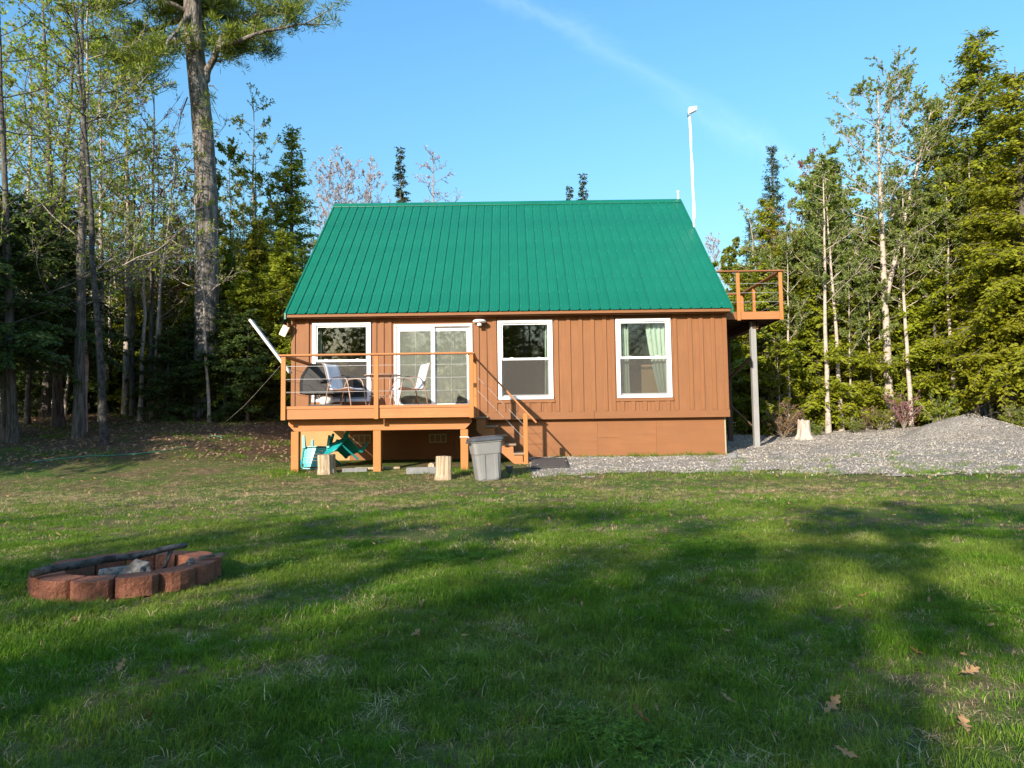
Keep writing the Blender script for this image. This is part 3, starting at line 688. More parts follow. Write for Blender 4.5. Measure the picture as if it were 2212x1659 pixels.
# ------------------------------------------------------------------ things on the deck
def sling_chair(label, loc, rz):
    c = empty('sling_chair', loc, rz, label, 'chair', 'sling chairs on the deck')
    prof = [(.30, .40), (.27, .435), (.18, .43), (.02, .405), (-.14, .395), (-.20, .41), (-.235, .47), (-.28, .66), (-.325, .83), (-.345, .90), (-.37, .945), (-.405, .955), (-.43, .93)]
    P = [[(x, y * (1.0 - .08 * max(0, (i - 9) / 4)), z - .014 * (1 - (y / .24) ** 2)) for y in np.linspace(-.24, .24, 7)] for i, (x, z) in enumerate(prof)]
    MB().grid(P).build('sling', M['sling'], c, smooth=True, thick=.006, local=True)
    for s in (-1, 1):
        y = .255 * s
        MB().tube([(.31, y, .395), (.27, y, .425), (.02, y, .395), (-.15, y, .385), (-.215, y, .40), (-.245, y, .47), (-.29, y, .66), (-.335, y, .83), (-.36, y, .91), (-.41, y, .955)], .012, 6).build('seat_rail', M['tan_tube'], c, smooth=True, local=True)
        ya = .275 * s
        MB().tube([(.33, ya, 0), (.30, ya, .2), (.25, ya, .48), (.22, ya, .58), (.16, ya, .635), (.05, ya, .645), (-.08, ya, .64), (-.15, ya, .615), (-.20, ya, .55), (-.25, ya, .40), (-.33, ya, 0)], .0135, 7).build('arm_and_legs', M['tan_tube'], c, smooth=True, local=True)
    MB().tube([(.27, -.27, .40), (.27, .27, .40)], .010, 6).build('crossbar', M['tan_tube'], c, local=True)
    MB().tube([(-.19, -.27, .385), (-.19, .27, .385)], .010, 6).build('crossbar', M['tan_tube'], c, local=True)
    return c
sling_chair('white sling chair in front of the covered grill, facing the table', (-3.46, 14.75, DZ), R(-22))
sling_chair('white sling chair in front of the patio door, facing the table', (-2.16, 14.85, DZ), R(180 + 28))
tb = empty('patio_table', (-2.80, 15.3, DZ), label='small round glass patio table between the two sling chairs', cat='table')
MB().lathe([(.36, .712), (.385, .715), (.395, .725), (.385, .737), (.36, .74)], (0, 0, 0), 28).build('table_rim', M['tan_tube'], tb, smooth=True, local=True)
MB().lathe([(.355, .722), (.355, .731)], (0, 0, 0), 28).build('glass_top', M['tglass'], tb, local=True)
for k in range(4):
    t = R(45 + 90 * k); c_, s_ = math.cos(t), math.sin(t)
    MB().tube([(.30 * c_, .30 * s_, .71), (.27 * c_, .27 * s_, .5), (.29 * c_, .29 * s_, .25), (.36 * c_, .36 * s_, 0)], .012, 6).build('leg', M['tan_tube'], tb, smooth=True, local=True)
MB().lathe([(.275, .27), (.285, .28), (.275, .29)], (0, 0, 0), 24, False).build('brace_ring', M['tan_tube'], tb, local=True)
# grill under its cover
gr = empty('covered_grill', (-4.0, 15.7, DZ), label='barbecue grill under a black fabric cover', cat='grill')
pf = [(-.62, .36), (-.63, .60), (-.60, .76), (-.50, .92), (-.44, 1.0), (-.36, 1.02), (.06, 1.01), (.12, .98), (.16, .80), (.36, .76), (.42, .72), (.43, .38), (.30, .36)]
c = MB(); n_ = len(pf); rows = []
for y, s in ((-.26, .90), (-.29, 1.0), (0, 1.01), (.29, 1.0), (.26, .90)):
    rows.append([(x * (s if s < 1 else 1), y - (.10 * (z - .36) if y < 0 else -.10 * (z - .36)) * -1 * .6, .36 + (z - .36) * (s * .5 + .5)) for x, z in pf])
c.grid(rows); b_ = 0
c.f.append(tuple(range(n_))); c.f.append(tuple(len(rows) * n_ - n_ + i for i in range(n_))[::-1])
co = c.build('fabric_cover', M['cover'], gr, smooth=False, local=True, bevel=.02)
MB().box(-.22, .02, -.335, -.315, .62, .70).build('cover_flap', M['cover'], co, local=True, bevel=.008)
for x in (-.42, .26):
    for y in (-.2, .2): MB().tube([(x, y, .0), (x, y, .5)], .018, 6).build('leg', M['black_metal'], gr, local=True)
MB().box(-.46, .30, -.24, .24, .10, .125).build('bottom_shelf', M['black_metal'], gr, local=True)
for x in (-.42, .26):
    o = MB(); o.tube([(x - .02, -.22, .05), (x + .02, -.22, .05)], .05, 12); o.build('wheel', M['black_metal'], gr, local=True)
tank = empty('propane_tank', (-4.12, 15.72, DZ + .126), label='white propane tank under the covered grill', cat='gas tank')
MB().lathe([(.10, 0), (.13, .03), (.15, .07), (.15, .19), (.12, .225)], (0, 0, 0), 20).build('tank_body', M['white_metal'], tank, smooth=True, local=True)

# plank leaning out from the deck corner, and the rope tied to the post
p0, p1 = at(541, 691, 13.9), at(628, 806, 13.9)
tag(MB().bar(p0, p1, .05, .135, (0, 1, 0)).build('white_plank', M['white_board'], bevel=.004), 'white plank leaning out from the left corner of the deck', 'plank')
q0, q1 = at(606, 790, 13.95), onground(470, 925)
mid = q0.lerp(q1, .5) - Vector((0, 0, .10)); knot = at(566, 839, (q0.y + q1.y) / 2 - .4)
tag(MB().tube([q0, q0.lerp(q1, .3) - Vector((0, 0, .07)), mid, q0.lerp(q1, .75) - Vector((0, 0, .06)), q1], .004, 5).build('rope', M['grey_post']), 'thin rope running from the deck post down to the woodland floor', 'rope')

# ------------------------------------------------------------------ things under and around the deck
def lawn_chair(label, loc, rot):
    c = empty('lawn_chair', loc, 0, label, 'chair', 'teal plastic chairs under the deck'); c.rotation_euler = rot
    W_ = .275
    bk = MB()
    for k in range(6):
        z0 = .40 + k * .068
        bk.grid([[(-.20 - (z0 - .4) * .22 - .03 * (1 - (y / W_) ** 2), y * (1 if k < 5 else .82), z0 + dz) for y in np.linspace(-W_, W_, 7)] for dz in (0, .06)])
    bk.build('back_slats', M['teal'], c, thick=.008, local=True)
    fr = MB()
    for s in (-1, 1): fr.tube([(-.20, W_ * s, .37), (-.29, W_ * s, .78), (-.30, W_ * s * .8, .83), (-.305, 0, .85)], .018, 6)
    fr.build('back_frame', M['teal'], c, local=True)
    se = MB().grid([[(x, y, .40 - .015 * math.cos(y * 6) - .02 * (x < -.1)) for y in np.linspace(-W_, W_, 7)] for x in np.linspace(-.21, .24, 6)])
    se.build('seat', M['teal'], c, thick=.012, local=True)
    for sx in (-1, 1):
        for sy in (-1, 1):
            x = .23 * sx; y = .25 * sy
            MB().quadbox([(x * 1.15 - .02, y * 1.08 - .02, .15), (x * 1.15 + .02, y * 1.08 - .02, .15), (x * 1.15 + .02, y * 1.08 + .02, .15), (x * 1.15 - .02, y * 1.08 + .02, .15), (x - .035, y - .03, .41), (x + .035, y - .03, .41), (x + .035, y + .03, .41), (x - .035, y + .03, .41)]).build('leg', M['teal'], c, local=True)
        MB().box(-.22, .26, .26 * sx - .025, .26 * sx + .025, .60, .625).build('armrest', M['teal'], c, local=True, bevel=.008)
    return c
# first chair upside down with its back turned to the lawn, the second tipped on its side behind
lawn_chair('teal plastic chair upturned under the deck beside the corner post', (-4.02, 14.95, .97), (R(180), R(10), R(86)))
lawn_chair('teal plastic chair tipped askew behind the log round', (-3.40, 15.15, .90), (R(160), R(40), R(40)))
def log_round(px, py, h, r, label, tilt, seed):
    p = onground(px, py); g_ = rs(seed); lr = empty('log_round', p, g_.uniform(0, 6), label, 'log', 'upright log rounds by the deck'); lr.rotation_euler.x = tilt
    n = 18; rr = r * (1 + .10 * np.sin(np.arange(n) * 2 * math.pi / n * 2 + g_.uniform(0, 6)) + g_.normal(0, .035, n))
    b = MB(); zs = [-.06, .02, .1, h * .5, h * .85, h - .006]
    P = [[(rr[k % n] * (1.10 if i < 2 else 1) * math.cos(2 * math.pi * k / n), rr[k % n] * (1.10 if i < 2 else 1) * math.sin(2 * math.pi * k / n), z) for k in range(n + 1)] for i, z in enumerate(zs)]
    b.grid(P).build('bark_side', M['log_bark'], lr, local=True)
    e = MB(); e.v = [(rr[k] * .97 * math.cos(2 * math.pi * k / n), rr[k] * .97 * math.sin(2 * math.pi * k / n), h - .004) for k in range(n)] + [(0, 0, h + .004)]
    e.f = [(k, (k + 1) % n, n) for k in range(n)]
    e.build('cut_end', M['log_end'], lr, local=True); return lr
log_round(706, 1023, .37, .165, 'wide upright log round beside the teal chairs', R(-2), 1)
log_round(958, 1036, .42, .135, 'tall upright log round with peeling bark by the bin', R(3), 2)
def slab(px0, py, px1, label, h=.11, name='concrete_block'):
    a_ = onground(px0, py); b_ = onground(px1, py); b_.y = a_.y; b_.z = a_.z
    tag(MB().bar(a_ + Vector((0, .06, h / 2 - .02)), b_ + Vector((0, .12, h / 2 - .02)), .16, h).build(name, M['concrete'], bevel=.012), label, 'block', 'grey blocks under the deck edge')
slab(877, 1024, 946, 'grey concrete block lying beside the tall log round', .14)
slab(738, 1020, 790, 'grey concrete block lying beside the wide log round', .09)
def fallen(px, py, L, r, yaw, label, mat='log_bark'):
    p = onground(px, py); d = Vector((math.cos(yaw), math.sin(yaw), .0)) * L / 2; p.z += r * .7
    tag(MB().tube([p - d, p + d], [r, r * .9], 10).build('firewood_piece', M[mat]), label, 'firewood', 'pieces of firewood under the deck')
fallen(815, 1014, .9, .03, .05, 'thin pale stick lying under the middle of the deck', 'log_bark')
fallen(936, 1012, .25, .07, 1.3, 'short log lying behind the tall log round')
# wheeled bin
bn = empty('garbage_bin', onground(1054, 1036), R(14), 'grey plastic garbage bin with dark lid, leaning by the deck post', 'bin'); bn.rotation_euler.y = R(-4); bn.rotation_euler.x = R(1)
def rrect(w_, d_, z, r_=.07, n=5):
    out = []
    for cx, cy, a0 in ((w_ - r_, d_ - r_, 0), (-w_ + r_, d_ - r_, 90), (-w_ + r_, -d_ + r_, 180), (w_ - r_, -d_ + r_, 270)):
        for k in range(n): t = R(a0 + 90 * k / (n - 1)); out.append((cx + r_ * math.cos(t), cy + r_ * math.sin(t), z))
    return out + [out[0]]
lev = [(.195, .19, 0), (.205, .20, .02), (.235, .225, .44), (.238, .228, .46), (.248, .238, .47), (.268, .255, .665), (.285, .27, .675), (.285, .27, .70)]
b = MB().grid([rrect(a_, c_, z) for a_, c_, z in lev]); b.f.append(tuple(range(20)))
body = b.build('bin_body', M['bin'], bn, local=True, smooth=False)
for x in (-.10, .13):
    MB().prism([(x - .035, -.243, .46), (x + .035, -.243, .46), (x + .03, -.212, .03), (x - .03, -.212, .03)], (0, .03, 0)).build('moulded_rib', M['bin'], body, local=True, bevel=.006)
lid = MB().grid([rrect(a_, c_, z) for a_, c_, z in ((.297, .282, .695), (.300, .285, .715), (.285, .27, .745), (.18, .17, .77))]); nb_ = len(lid.v)
lid.f.append(tuple(range(nb_ - 21, nb_ - 1))); lid.build('lid', M['bin_lid'], bn, local=True)
for s in (-1, 1): MB().box(.30 * s - .035, .30 * s + .035, -.10, .10, .665, .693).build('handle', M['bin_lid'], bn, local=True, bevel=.008)
for s in (-1, 1): MB().tube([(.17 * s - .02, .20, .06), (.17 * s + .02, .20, .06)], .065, 14).build('wheel', M['black_metal'], bn, local=True)
bl_ = bn.location
tag(MB().tube([bl_ + Vector((-.30, -.02, .67)), (-.86, 13.86, .80), (-.87, 13.93, .80), (-1.03, 13.93, .80), (-1.04, 14.02, .80)], .008, 5).build('tie_cord', M['white_metal']), 'white cord tying the garbage bin to the deck post', 'cord')
pl = onground(1100, 1022); tag(MB().lathe([(.055, 0), (.075, .13), (.08, .135), (.07, .13), (.055, .01)], pl, 14).build('metal_pail', M['grey_metal'], smooth=True), 'small silver metal pail on the grass by the stairs', 'pail')
# rubber mat at the foot of the stairs
mp = [onground(1146, 1015), onground(1230, 1012), onground(1224, 992), onground(1150, 995)]
P = []
for i in range(9):
    row = []
    for j in range(11):
        u_, v_ = j / 10, i / 8; p = mp[0].lerp(mp[1], u_).lerp(mp[3].lerp(mp[2], u_), v_)
        z = gz(p.x, p.y) + .03 + .05 * max(0, .45 - u_) * max(0, v_ - .3) * 4; row.append((p.x, p.y, z))
    P.append(row)
tag(MB().grid(P).build('rubber_mat', M['rubber'], thick=.012, smooth=True), 'black rubber mat on gravel at the foot of the stairs', 'mat')

# ------------------------------------------------------------------ fire pit
def brickmat():
    t = NT('red_concrete_block'); v = t.coord('Object'); n1 = t.noise(v, 5, 5); n2 = t.noise(v, 60, 5, .7); rnd = t.n('ShaderNodeObjectInfo').outputs['Random']
    col = t.ramp(n1, [(.3, (.23, .092, .058)), (.7, (.42, .165, .10))])
    sg = t.noise(v, 14, 5, .7); col = t.mix(t.ramp(sg, [(.55, (0, 0, 0)), (.70, (.5, .5, .5))]), col, (.11, .055, .04))
    col = t.mix(t.math('MULTIPLY', rnd, .5), col, (.20, .085, .05)); col = t.mix(t.ramp(n2, [(.55, (0, 0, 0)), (.8, (.5, .5, .5))]), col, (.13, .055, .035))
    t.bump(t.math('ADD', n2, t.math('MULTIPLY', t.noise(v, 24, 4, .7), 1.6)), 1.0, .022); return t.fin(col, .9, 0, .15)
M['brick'] = brickmat()
PC = Vector((-2.46, 4.60, 0)); PC.z = gz(PC.x, PC.y)
pit = empty('fire_pit', PC, label='ring of scalloped red concrete blocks on the lawn', cat='fire pit')
RO, RI, NB, BH = .535, .365, 13, .112
def ring_block(seed):
    g_ = rs(seed); a_ = math.pi / NB * .985
    m_ = MB(); outl = []
    for t, r_ in ((-a_, .90), (-a_ * .86, .955), (-a_ * .55, .995), (-a_ * .2, 1.01), (a_ * .2, 1.01), (a_ * .55, .995), (a_ * .86, .955), (a_, .90)):
        outl.append((RO * r_ * math.cos(t), RO * r_ * math.sin(t)))
    ia = a_ * .97; outl += [(RI * math.cos(ia), RI * math.sin(ia)), (RI * math.cos(-ia), RI * math.sin(-ia))]
    n = len(outl); rows = []
    for z, s in ((0, 1), (.035, 1), (.075, 1), (BH - .006, 1), (BH, .985)):
        cx = (RO + RI) / 2
        rows.append([(cx + (x - cx) * s + (g_.normal(0, .0025) if (k < 8 and 0 < z < BH - .01) else 0), y * s, z) for k, (x, y) in enumerate(outl)] )
    for r_ in rows: r_.append(r_[0])
    m_.grid(rows); tp = len(m_.v) - n - 1; m_.f.append(tuple(tp + k for k in range(n)))
    # shallow split line across the top, as moulded in the block
    return m_.mesh('fire_pit_block')
bms = [ring_block(k) for k in range(5)]
for course, (z0, ph) in enumerate(((-.098, .12), (.015, -.02))):
    for k in range(NB):
        o = link('block', bms[(k * 2 + course) % 5], M['brick'], pit); g_ = rs(40 + k + 20 * course)
        o.rotation_euler = (g_.normal(0, .008), g_.normal(0, .008), 2 * math.pi * k / NB + ph + g_.normal(0, .012)); o.location = (g_.normal(0, .006), g_.normal(0, .006), z0)
tag(MB().lathe([(.355, .0), (.3, .012), (.01, .02)], PC, 20).build('ash_bed', M['ash'], pit, smooth=True), None)
pa, pb = Vector((-2.80, 4.17, PC.z + .155)), Vector((-2.27, 4.97, PC.z + .185))
pts = [pa.lerp(pb, t) + Vector((0, 0, .007 * math.sin(t * 7) + .004 * math.sin(t * 17))) for t in np.linspace(0, 1, 12)]
tag(MB().tube(pts, [.024, .025, .023, .024, .022, .023, .021, .022, .020, .021, .020, .017], 9).build('charred_pole', M['char'], smooth=True), 'long charred branch laid across the fire pit', 'branch')
br_ = [pts[10] + Vector((-.01, -.01, -.01)), pts[10] + Vector((-.03, -.05, -.10)), pts[10] + Vector((-.05, -.06, -.2))]
tag(MB().tube(br_, [.016, .014, .012], 7).build('charred_stick', M['char']), 'short charred stick leaning inside the fire pit under the long branch', 'branch')
def chunk(loc, sx, sy, sz, seed, label, m_='ash', name='burnt_log', rz=0, ry=0, cat='log'):
    bm = bmesh.new(); bmesh.ops.create_icosphere(bm, subdivisions=3, radius=1); g_ = rs(seed); ph = g_.uniform(0, 6, 6)
    for v in bm.verts:
        p = v.co; k = 1 + .12 * math.sin(p.x * 5 + ph[0]) + .12 * math.sin(p.y * 6 + ph[1]) + .1 * math.sin(p.z * 7 + ph[2]) + .06 * math.sin(p.x * 15 + p.z * 12 + ph[3])
        v.co = Vector((p.x * sx, p.y * sy, p.z * sz)) * k
    me = bpy.data.meshes.new(name); bm.to_mesh(me); bm.free()
    o = link(name, me, M[m_], None, loc, (0, ry, rz)); tag(o, label, cat); return o
chunk((PC.x + .02, PC.y + .05, PC.z + .06), .10, .06, .075, 4, 'rough ash-grey burnt log upright inside the fire pit', rz=.3, ry=-.5)
tag(MB().tube([(PC.x - .2, PC.y + .02, PC.z + .05), (PC.x - .03, PC.y + .08, PC.z + .06)], [.045, .05], 12).build('burnt_log', M['ash']), 'short grey log lying in the fire pit', 'log')
chunk((PC.x + .20, PC.y + .10, PC.z + .03), .10, .08, .04, 9, 'lump of black charcoal in the back of the fire pit', 'char', 'charcoal_lump', cat='charcoal')
sp_ = [PC + Vector((.40, .10, .142)), PC + Vector((.54, .18, .155))]
tag(MB().bar(sp_[0], sp_[1], .035, .018).build('kindling_stick', M['grey_bark']), 'splintered kindling stick on the right rim of the fire pit', 'stick')
chunk((PC.x + .41, PC.y - .04, PC.z + .145), .024, .02, .022, 12, 'pale ash chip on the right rim of the fire pit', 'ash', 'ash_chip', cat='ash')

# ------------------------------------------------------------------ gravel heap, stump, stones, hose
pc = Vector((12.35, 19.2, 0))
n1, n2 = 60, 60; xs_ = np.linspace(-3.4, 3.4, n1); ys_ = np.linspace(-3.0, 2.6, n2)
PX, PY = np.meshgrid(xs_, ys_, indexing='ij')
d = np.hypot(PX / (1.80 - .10 * np.sign(PX)), PY / 1.6); hgt = .62 * np.clip(1 - d, -.08, 1)
hgt = np.where(d < .25, hgt - .12 * (1 - d / .25) ** 2, hgt) + .14 * np.exp(-((PX + 1.15) ** 2 + (PY + .1) ** 2) / .22) + .035 * vnoise(PX, PY, 3.2) + .015 * vnoise(PX, PY, 8)
Z = ground_z(PX + pc.x, PY + pc.y) + hgt - .01
idx = np.arange(n1 * n2).reshape(n1, n2); Q = np.stack([idx[:-1, :-1], idx[1:, :-1], idx[1:, 1:], idx[:-1, 1:]], -1).reshape(-1, 4)
keep = (hgt[:-1, :-1].ravel() > -.05)
tag(link('gravel_pile', fast_mesh('gravel_pile', np.stack([PX + pc.x, PY + pc.y, Z], -1).reshape(-1, 3), Q[keep], True), M['gravel']), 'heap of grey gravel at the edge of the woods', 'gravel pile')
def heap_z(x, y):
    dx, dy = x - pc.x, y - pc.y; d = np.hypot(dx / (1.80 - .10 * np.sign(dx)), dy / 1.6)
    return np.where(d < 1, .60 * (1 - d), 0)
p = at(1737, 932, 21.0); p.z = gz(p.x, p.y)
b = MB(); n = 22; g_ = rs(8); rr = 1 + g_.normal(0, .05, n); fl_ = np.abs(np.sin(np.arange(n) * 2 * math.pi / n * 2.5 + 1)) 
P = []
for z, r_, f_ in ((-.05, .25, .20), (.04, .22, .12), (.14, .19, .05), (.32, .175, .03), (.46, .17, .03), (.56, .165, .03)):
    P.append([(p.x + (r_ + f_ * fl_[k % n]) * .88 * rr[k % n] * math.cos(2 * math.pi * k / n), p.y + (r_ + f_ * fl_[k % n]) * .88 * rr[k % n] * math.sin(2 * math.pi * k / n), p.z + z + (g_.normal(0, .035) if z > .5 and k < n else 0)) for k in range(n + 1)])
b.grid(P); k0 = len(b.v) - n - 1; b.f.append(tuple(k0 + k for k in range(n)))
tag(b.build('tree_stump', M['stump_wood']), 'bleached white tree stump at the edge of the gravel', 'stump')
o = chunk(onground(1584, 991) + Vector((0, 0, .05)), .11, .09, .075, 21, 'pale rounded stone at the corner of the cabin', 'concrete', 'stone', cat='stone')
hp = [onground(x, y) for x, y in ((68, 1001), (100, 996), (140, 992), (190, 987), (240, 986), (300, 982), (345, 977), (395, 968), (420, 966))]
M['hose'] = plain('green_hose', (.03, .22, .15), (.02, .16, .11), 5, .45)
tag(MB().tube([q + Vector((0, 0, .018)) for q in hp], .012, 6).build('garden_hose', M['hose'], smooth=True), 'green garden hose lying across the leaf litter', 'hose')
hp = [onground(x, y) for x, y in ((448, 948), (456, 943), (470, 944), (480, 947))]
tag(MB().tube([q + Vector((0, 0, .02)) for q in hp], .012, 6).build('hose_end', M['hose'], smooth=True), 'short loose end of green hose near the rope', 'hose')

# ------------------------------------------------------------------ trees
class Leaves:
    def __init__(s): s.P = []; s.D = []; s.W = []; s.L = []; s.B = []
    def add(s, P, D, W, L, B):
        n = len(P); s.P.append(P); s.D.append(D); s.W.append(W)
        s.L.append(np.broadcast_to(L, (n,)).astype(float)); s.B.append(np.broadcast_to(B, (n,)).astype(float))
    def mesh(s, name):
        P = np.concatenate(s.P); D = np.concatenate(s.D); W = np.concatenate(s.W); L = np.concatenate(s.L)[:, None]; B = np.concatenate(s.B)[:, None]
        D = D / (np.linalg.norm(D, axis=1, keepdims=True) + 1e-9); W = W - D * (W * D).sum(1, keepdims=True); W = W / (np.linalg.norm(W, axis=1, keepdims=True) + 1e-9)
        V = np.stack([P, P + D * L * .45 + W * B / 2, P + D * L, P + D * L * .45 - W * B / 2], 1).reshape(-1, 3)
        F = np.arange(len(P) * 4).reshape(-1, 4); return fast_mesh(name, V, F)
class Tubes:                                    # many thin tapering tubes in numpy
    def __init__(s): s.V = []; s.F = []; s.n = 0
    def add(s, pts, rad, sides):
        pts = np.asarray(pts, float); m = len(pts); rad = np.broadcast_to(rad, (m,))
        d = np.gradient(pts, axis=0); d /= np.linalg.norm(d, axis=1, keepdims=True) + 1e-9
        ref = np.array([.31, .52, .8]) if abs(d[0] @ np.array([.31, .52, .8])) < .9 else np.array([.8, -.5, .1])
        a = np.cross(d, ref); a /= np.linalg.norm(a, axis=1, keepdims=True) + 1e-9; b = np.cross(d, a)
        t = np.arange(sides) * 2 * math.pi / sides
        V = pts[:, None] + (a[:, None] * np.cos(t)[None, :, None] + b[:, None] * np.sin(t)[None, :, None]) * rad[:, None, None]
        i = np.arange(m - 1)[:, None] * sides; k = np.arange(sides)[None]; k2 = (k + 1) % sides
        s.F.append((np.stack([i + k, i + k2, i + sides + k2, i + sides + k], -1) + s.n).reshape(-1, 4)); s.V.append(V.reshape(-1, 3)); s.n += m * sides
    def mesh(s, name): return fast_mesh(name, np.concatenate(s.V), np.concatenate(s.F), True)
def unit(v): return v / (np.linalg.norm(v, axis=-1, keepdims=True) + 1e-9)
def trunk_path(H, g, lean=0, wob=.06, n=14, bend=0):
    t = np.linspace(0, 1, n); az = g.uniform(0, 6.28)
    x = lean * t * H + bend * t * t * H + wob * np.cumsum(g.normal(0, 1, n)) * .35; y = wob * np.cumsum(g.normal(0, 1, n)) * .35
    x -= x[0]; y -= y[0]
    return np.stack([x, y, t * H - .15 * (t == 0)], 1)
def along(path, t):
    u = np.linspace(0, 1, len(path)); return np.stack([np.interp(t, u, path[:, k]) for k in range(3)], -1)

def conifer(seed, H, Rr, base, r0_, droop=.35, dens=1.0, leaf=.145, wid=.058, power=.75, dz=.21, dead=True, gap=.0):
    g = rs(seed); tr = Tubes(); lv = Leaves(); path = trunk_path(H, g, 0, .025)
    t = np.linspace(0, 1, 14); tr.add(path, r0_ * (1 - t) ** .8 + .012 + .35 * r0_ * np.exp(-t * 30), 8)
    z = base
    while z < H - .12:
        fr = (z - base) / (H - base); L0 = Rr * max(.05, (1 - fr)) ** power
        if fr < .12: L0 *= .75
        for _ in range(g.randint(3, 6)):
            if g.rand() < gap: continue
            az = g.uniform(0, 6.28); L = L0 * g.uniform(.55, 1.15) + .12
            dr = droop * g.uniform(.5, 1.4); upa = g.uniform(-.05, .35) + .5 * fr
            s = np.linspace(0, 1, 7); o = along(path, np.array([z / H]))[0]
            hz = np.array([math.cos(az), math.sin(az)]); kink = g.normal(0, .12) * s * s
            hx = hz[0] * s - hz[1] * kink; hy = hz[1] * s + hz[0] * kink
            bp = np.stack([o[0] + hx * L, o[1] + hy * L, o[2] + L * (upa * s - dr * s * s)], 1)
            tr.add(bp, np.linspace(.010 + .009 * L, .004, 7), 4)
            nt_ = max(4, int(L / .036 * dens)); ts = g.uniform(.12, 1, nt_); P0 = along(bp, ts); T0 = unit(along(bp, np.minimum(ts + .05, 1)) - along(bp, ts - .05))
            side = np.where(g.rand(nt_) < .5, -1., 1.)[:, None]; Wd = np.cross(T0, np.array([0, 0, 1.])); Wd = unit(Wd)
            tl = (.10 + .36 * L * (1 - ts) * g.uniform(.4, 1.2, nt_))[:, None]
            TD = unit(T0 * g.uniform(.45, .9, (nt_, 1)) + side * Wd + np.array([0, 0, -.28]) + g.normal(0, .25, (nt_, 3)))
            K = 6
            for k in range(K):
                f_ = (k + g.rand(nt_)) / K; ok = (tl[:, 0] * 12 > k) | (k < 2)
                Pp = P0 + TD * tl * f_[:, None] + g.normal(0, .045, (nt_, 3)); Pp[:, 2] -= .18 * (tl[:, 0] * f_) ** 2
                sd = np.where(g.rand(nt_) < .5, -1., 1.)[:, None]
                Dd = unit(TD + sd * np.cross(TD, np.array([0, 0, 1.])) * g.uniform(.2, .9, (nt_, 1)) + np.array([0, 0, -.15]) + g.normal(0, .15, (nt_, 3)))
                Wv = np.cross(Dd, np.array([.75 * hz[0], .75 * hz[1], .55]) + g.normal(0, .45, (nt_, 3)))
                lv.add(Pp[ok], Dd[ok], Wv[ok], leaf * g.uniform(.6, 1.3, ok.sum()), wid * g.uniform(.7, 1.3, ok.sum()))
        z += dz * g.uniform(.6, 1.3) * (1 - .45 * fr)
    if dead:                                      # bare dead limbs under the crown
        for _ in range(int(10 + base * 5)):
            zz = g.uniform(.4, base + .6); az = g.uniform(0, 6.28); L = g.uniform(.3, 1.4) * min(1, Rr / 2)
            o = along(path, np.array([zz / H]))[0]; s = np.linspace(0, 1, 4)
            tr.add(np.stack([o[0] + math.cos(az) * L * s, o[1] + math.sin(az) * L * s, o[2] + L * (.15 * s - .35 * s * s)], 1), np.linspace(.011, .004, 4), 3)
    return tr.mesh('trunk'), lv.mesh('crown')

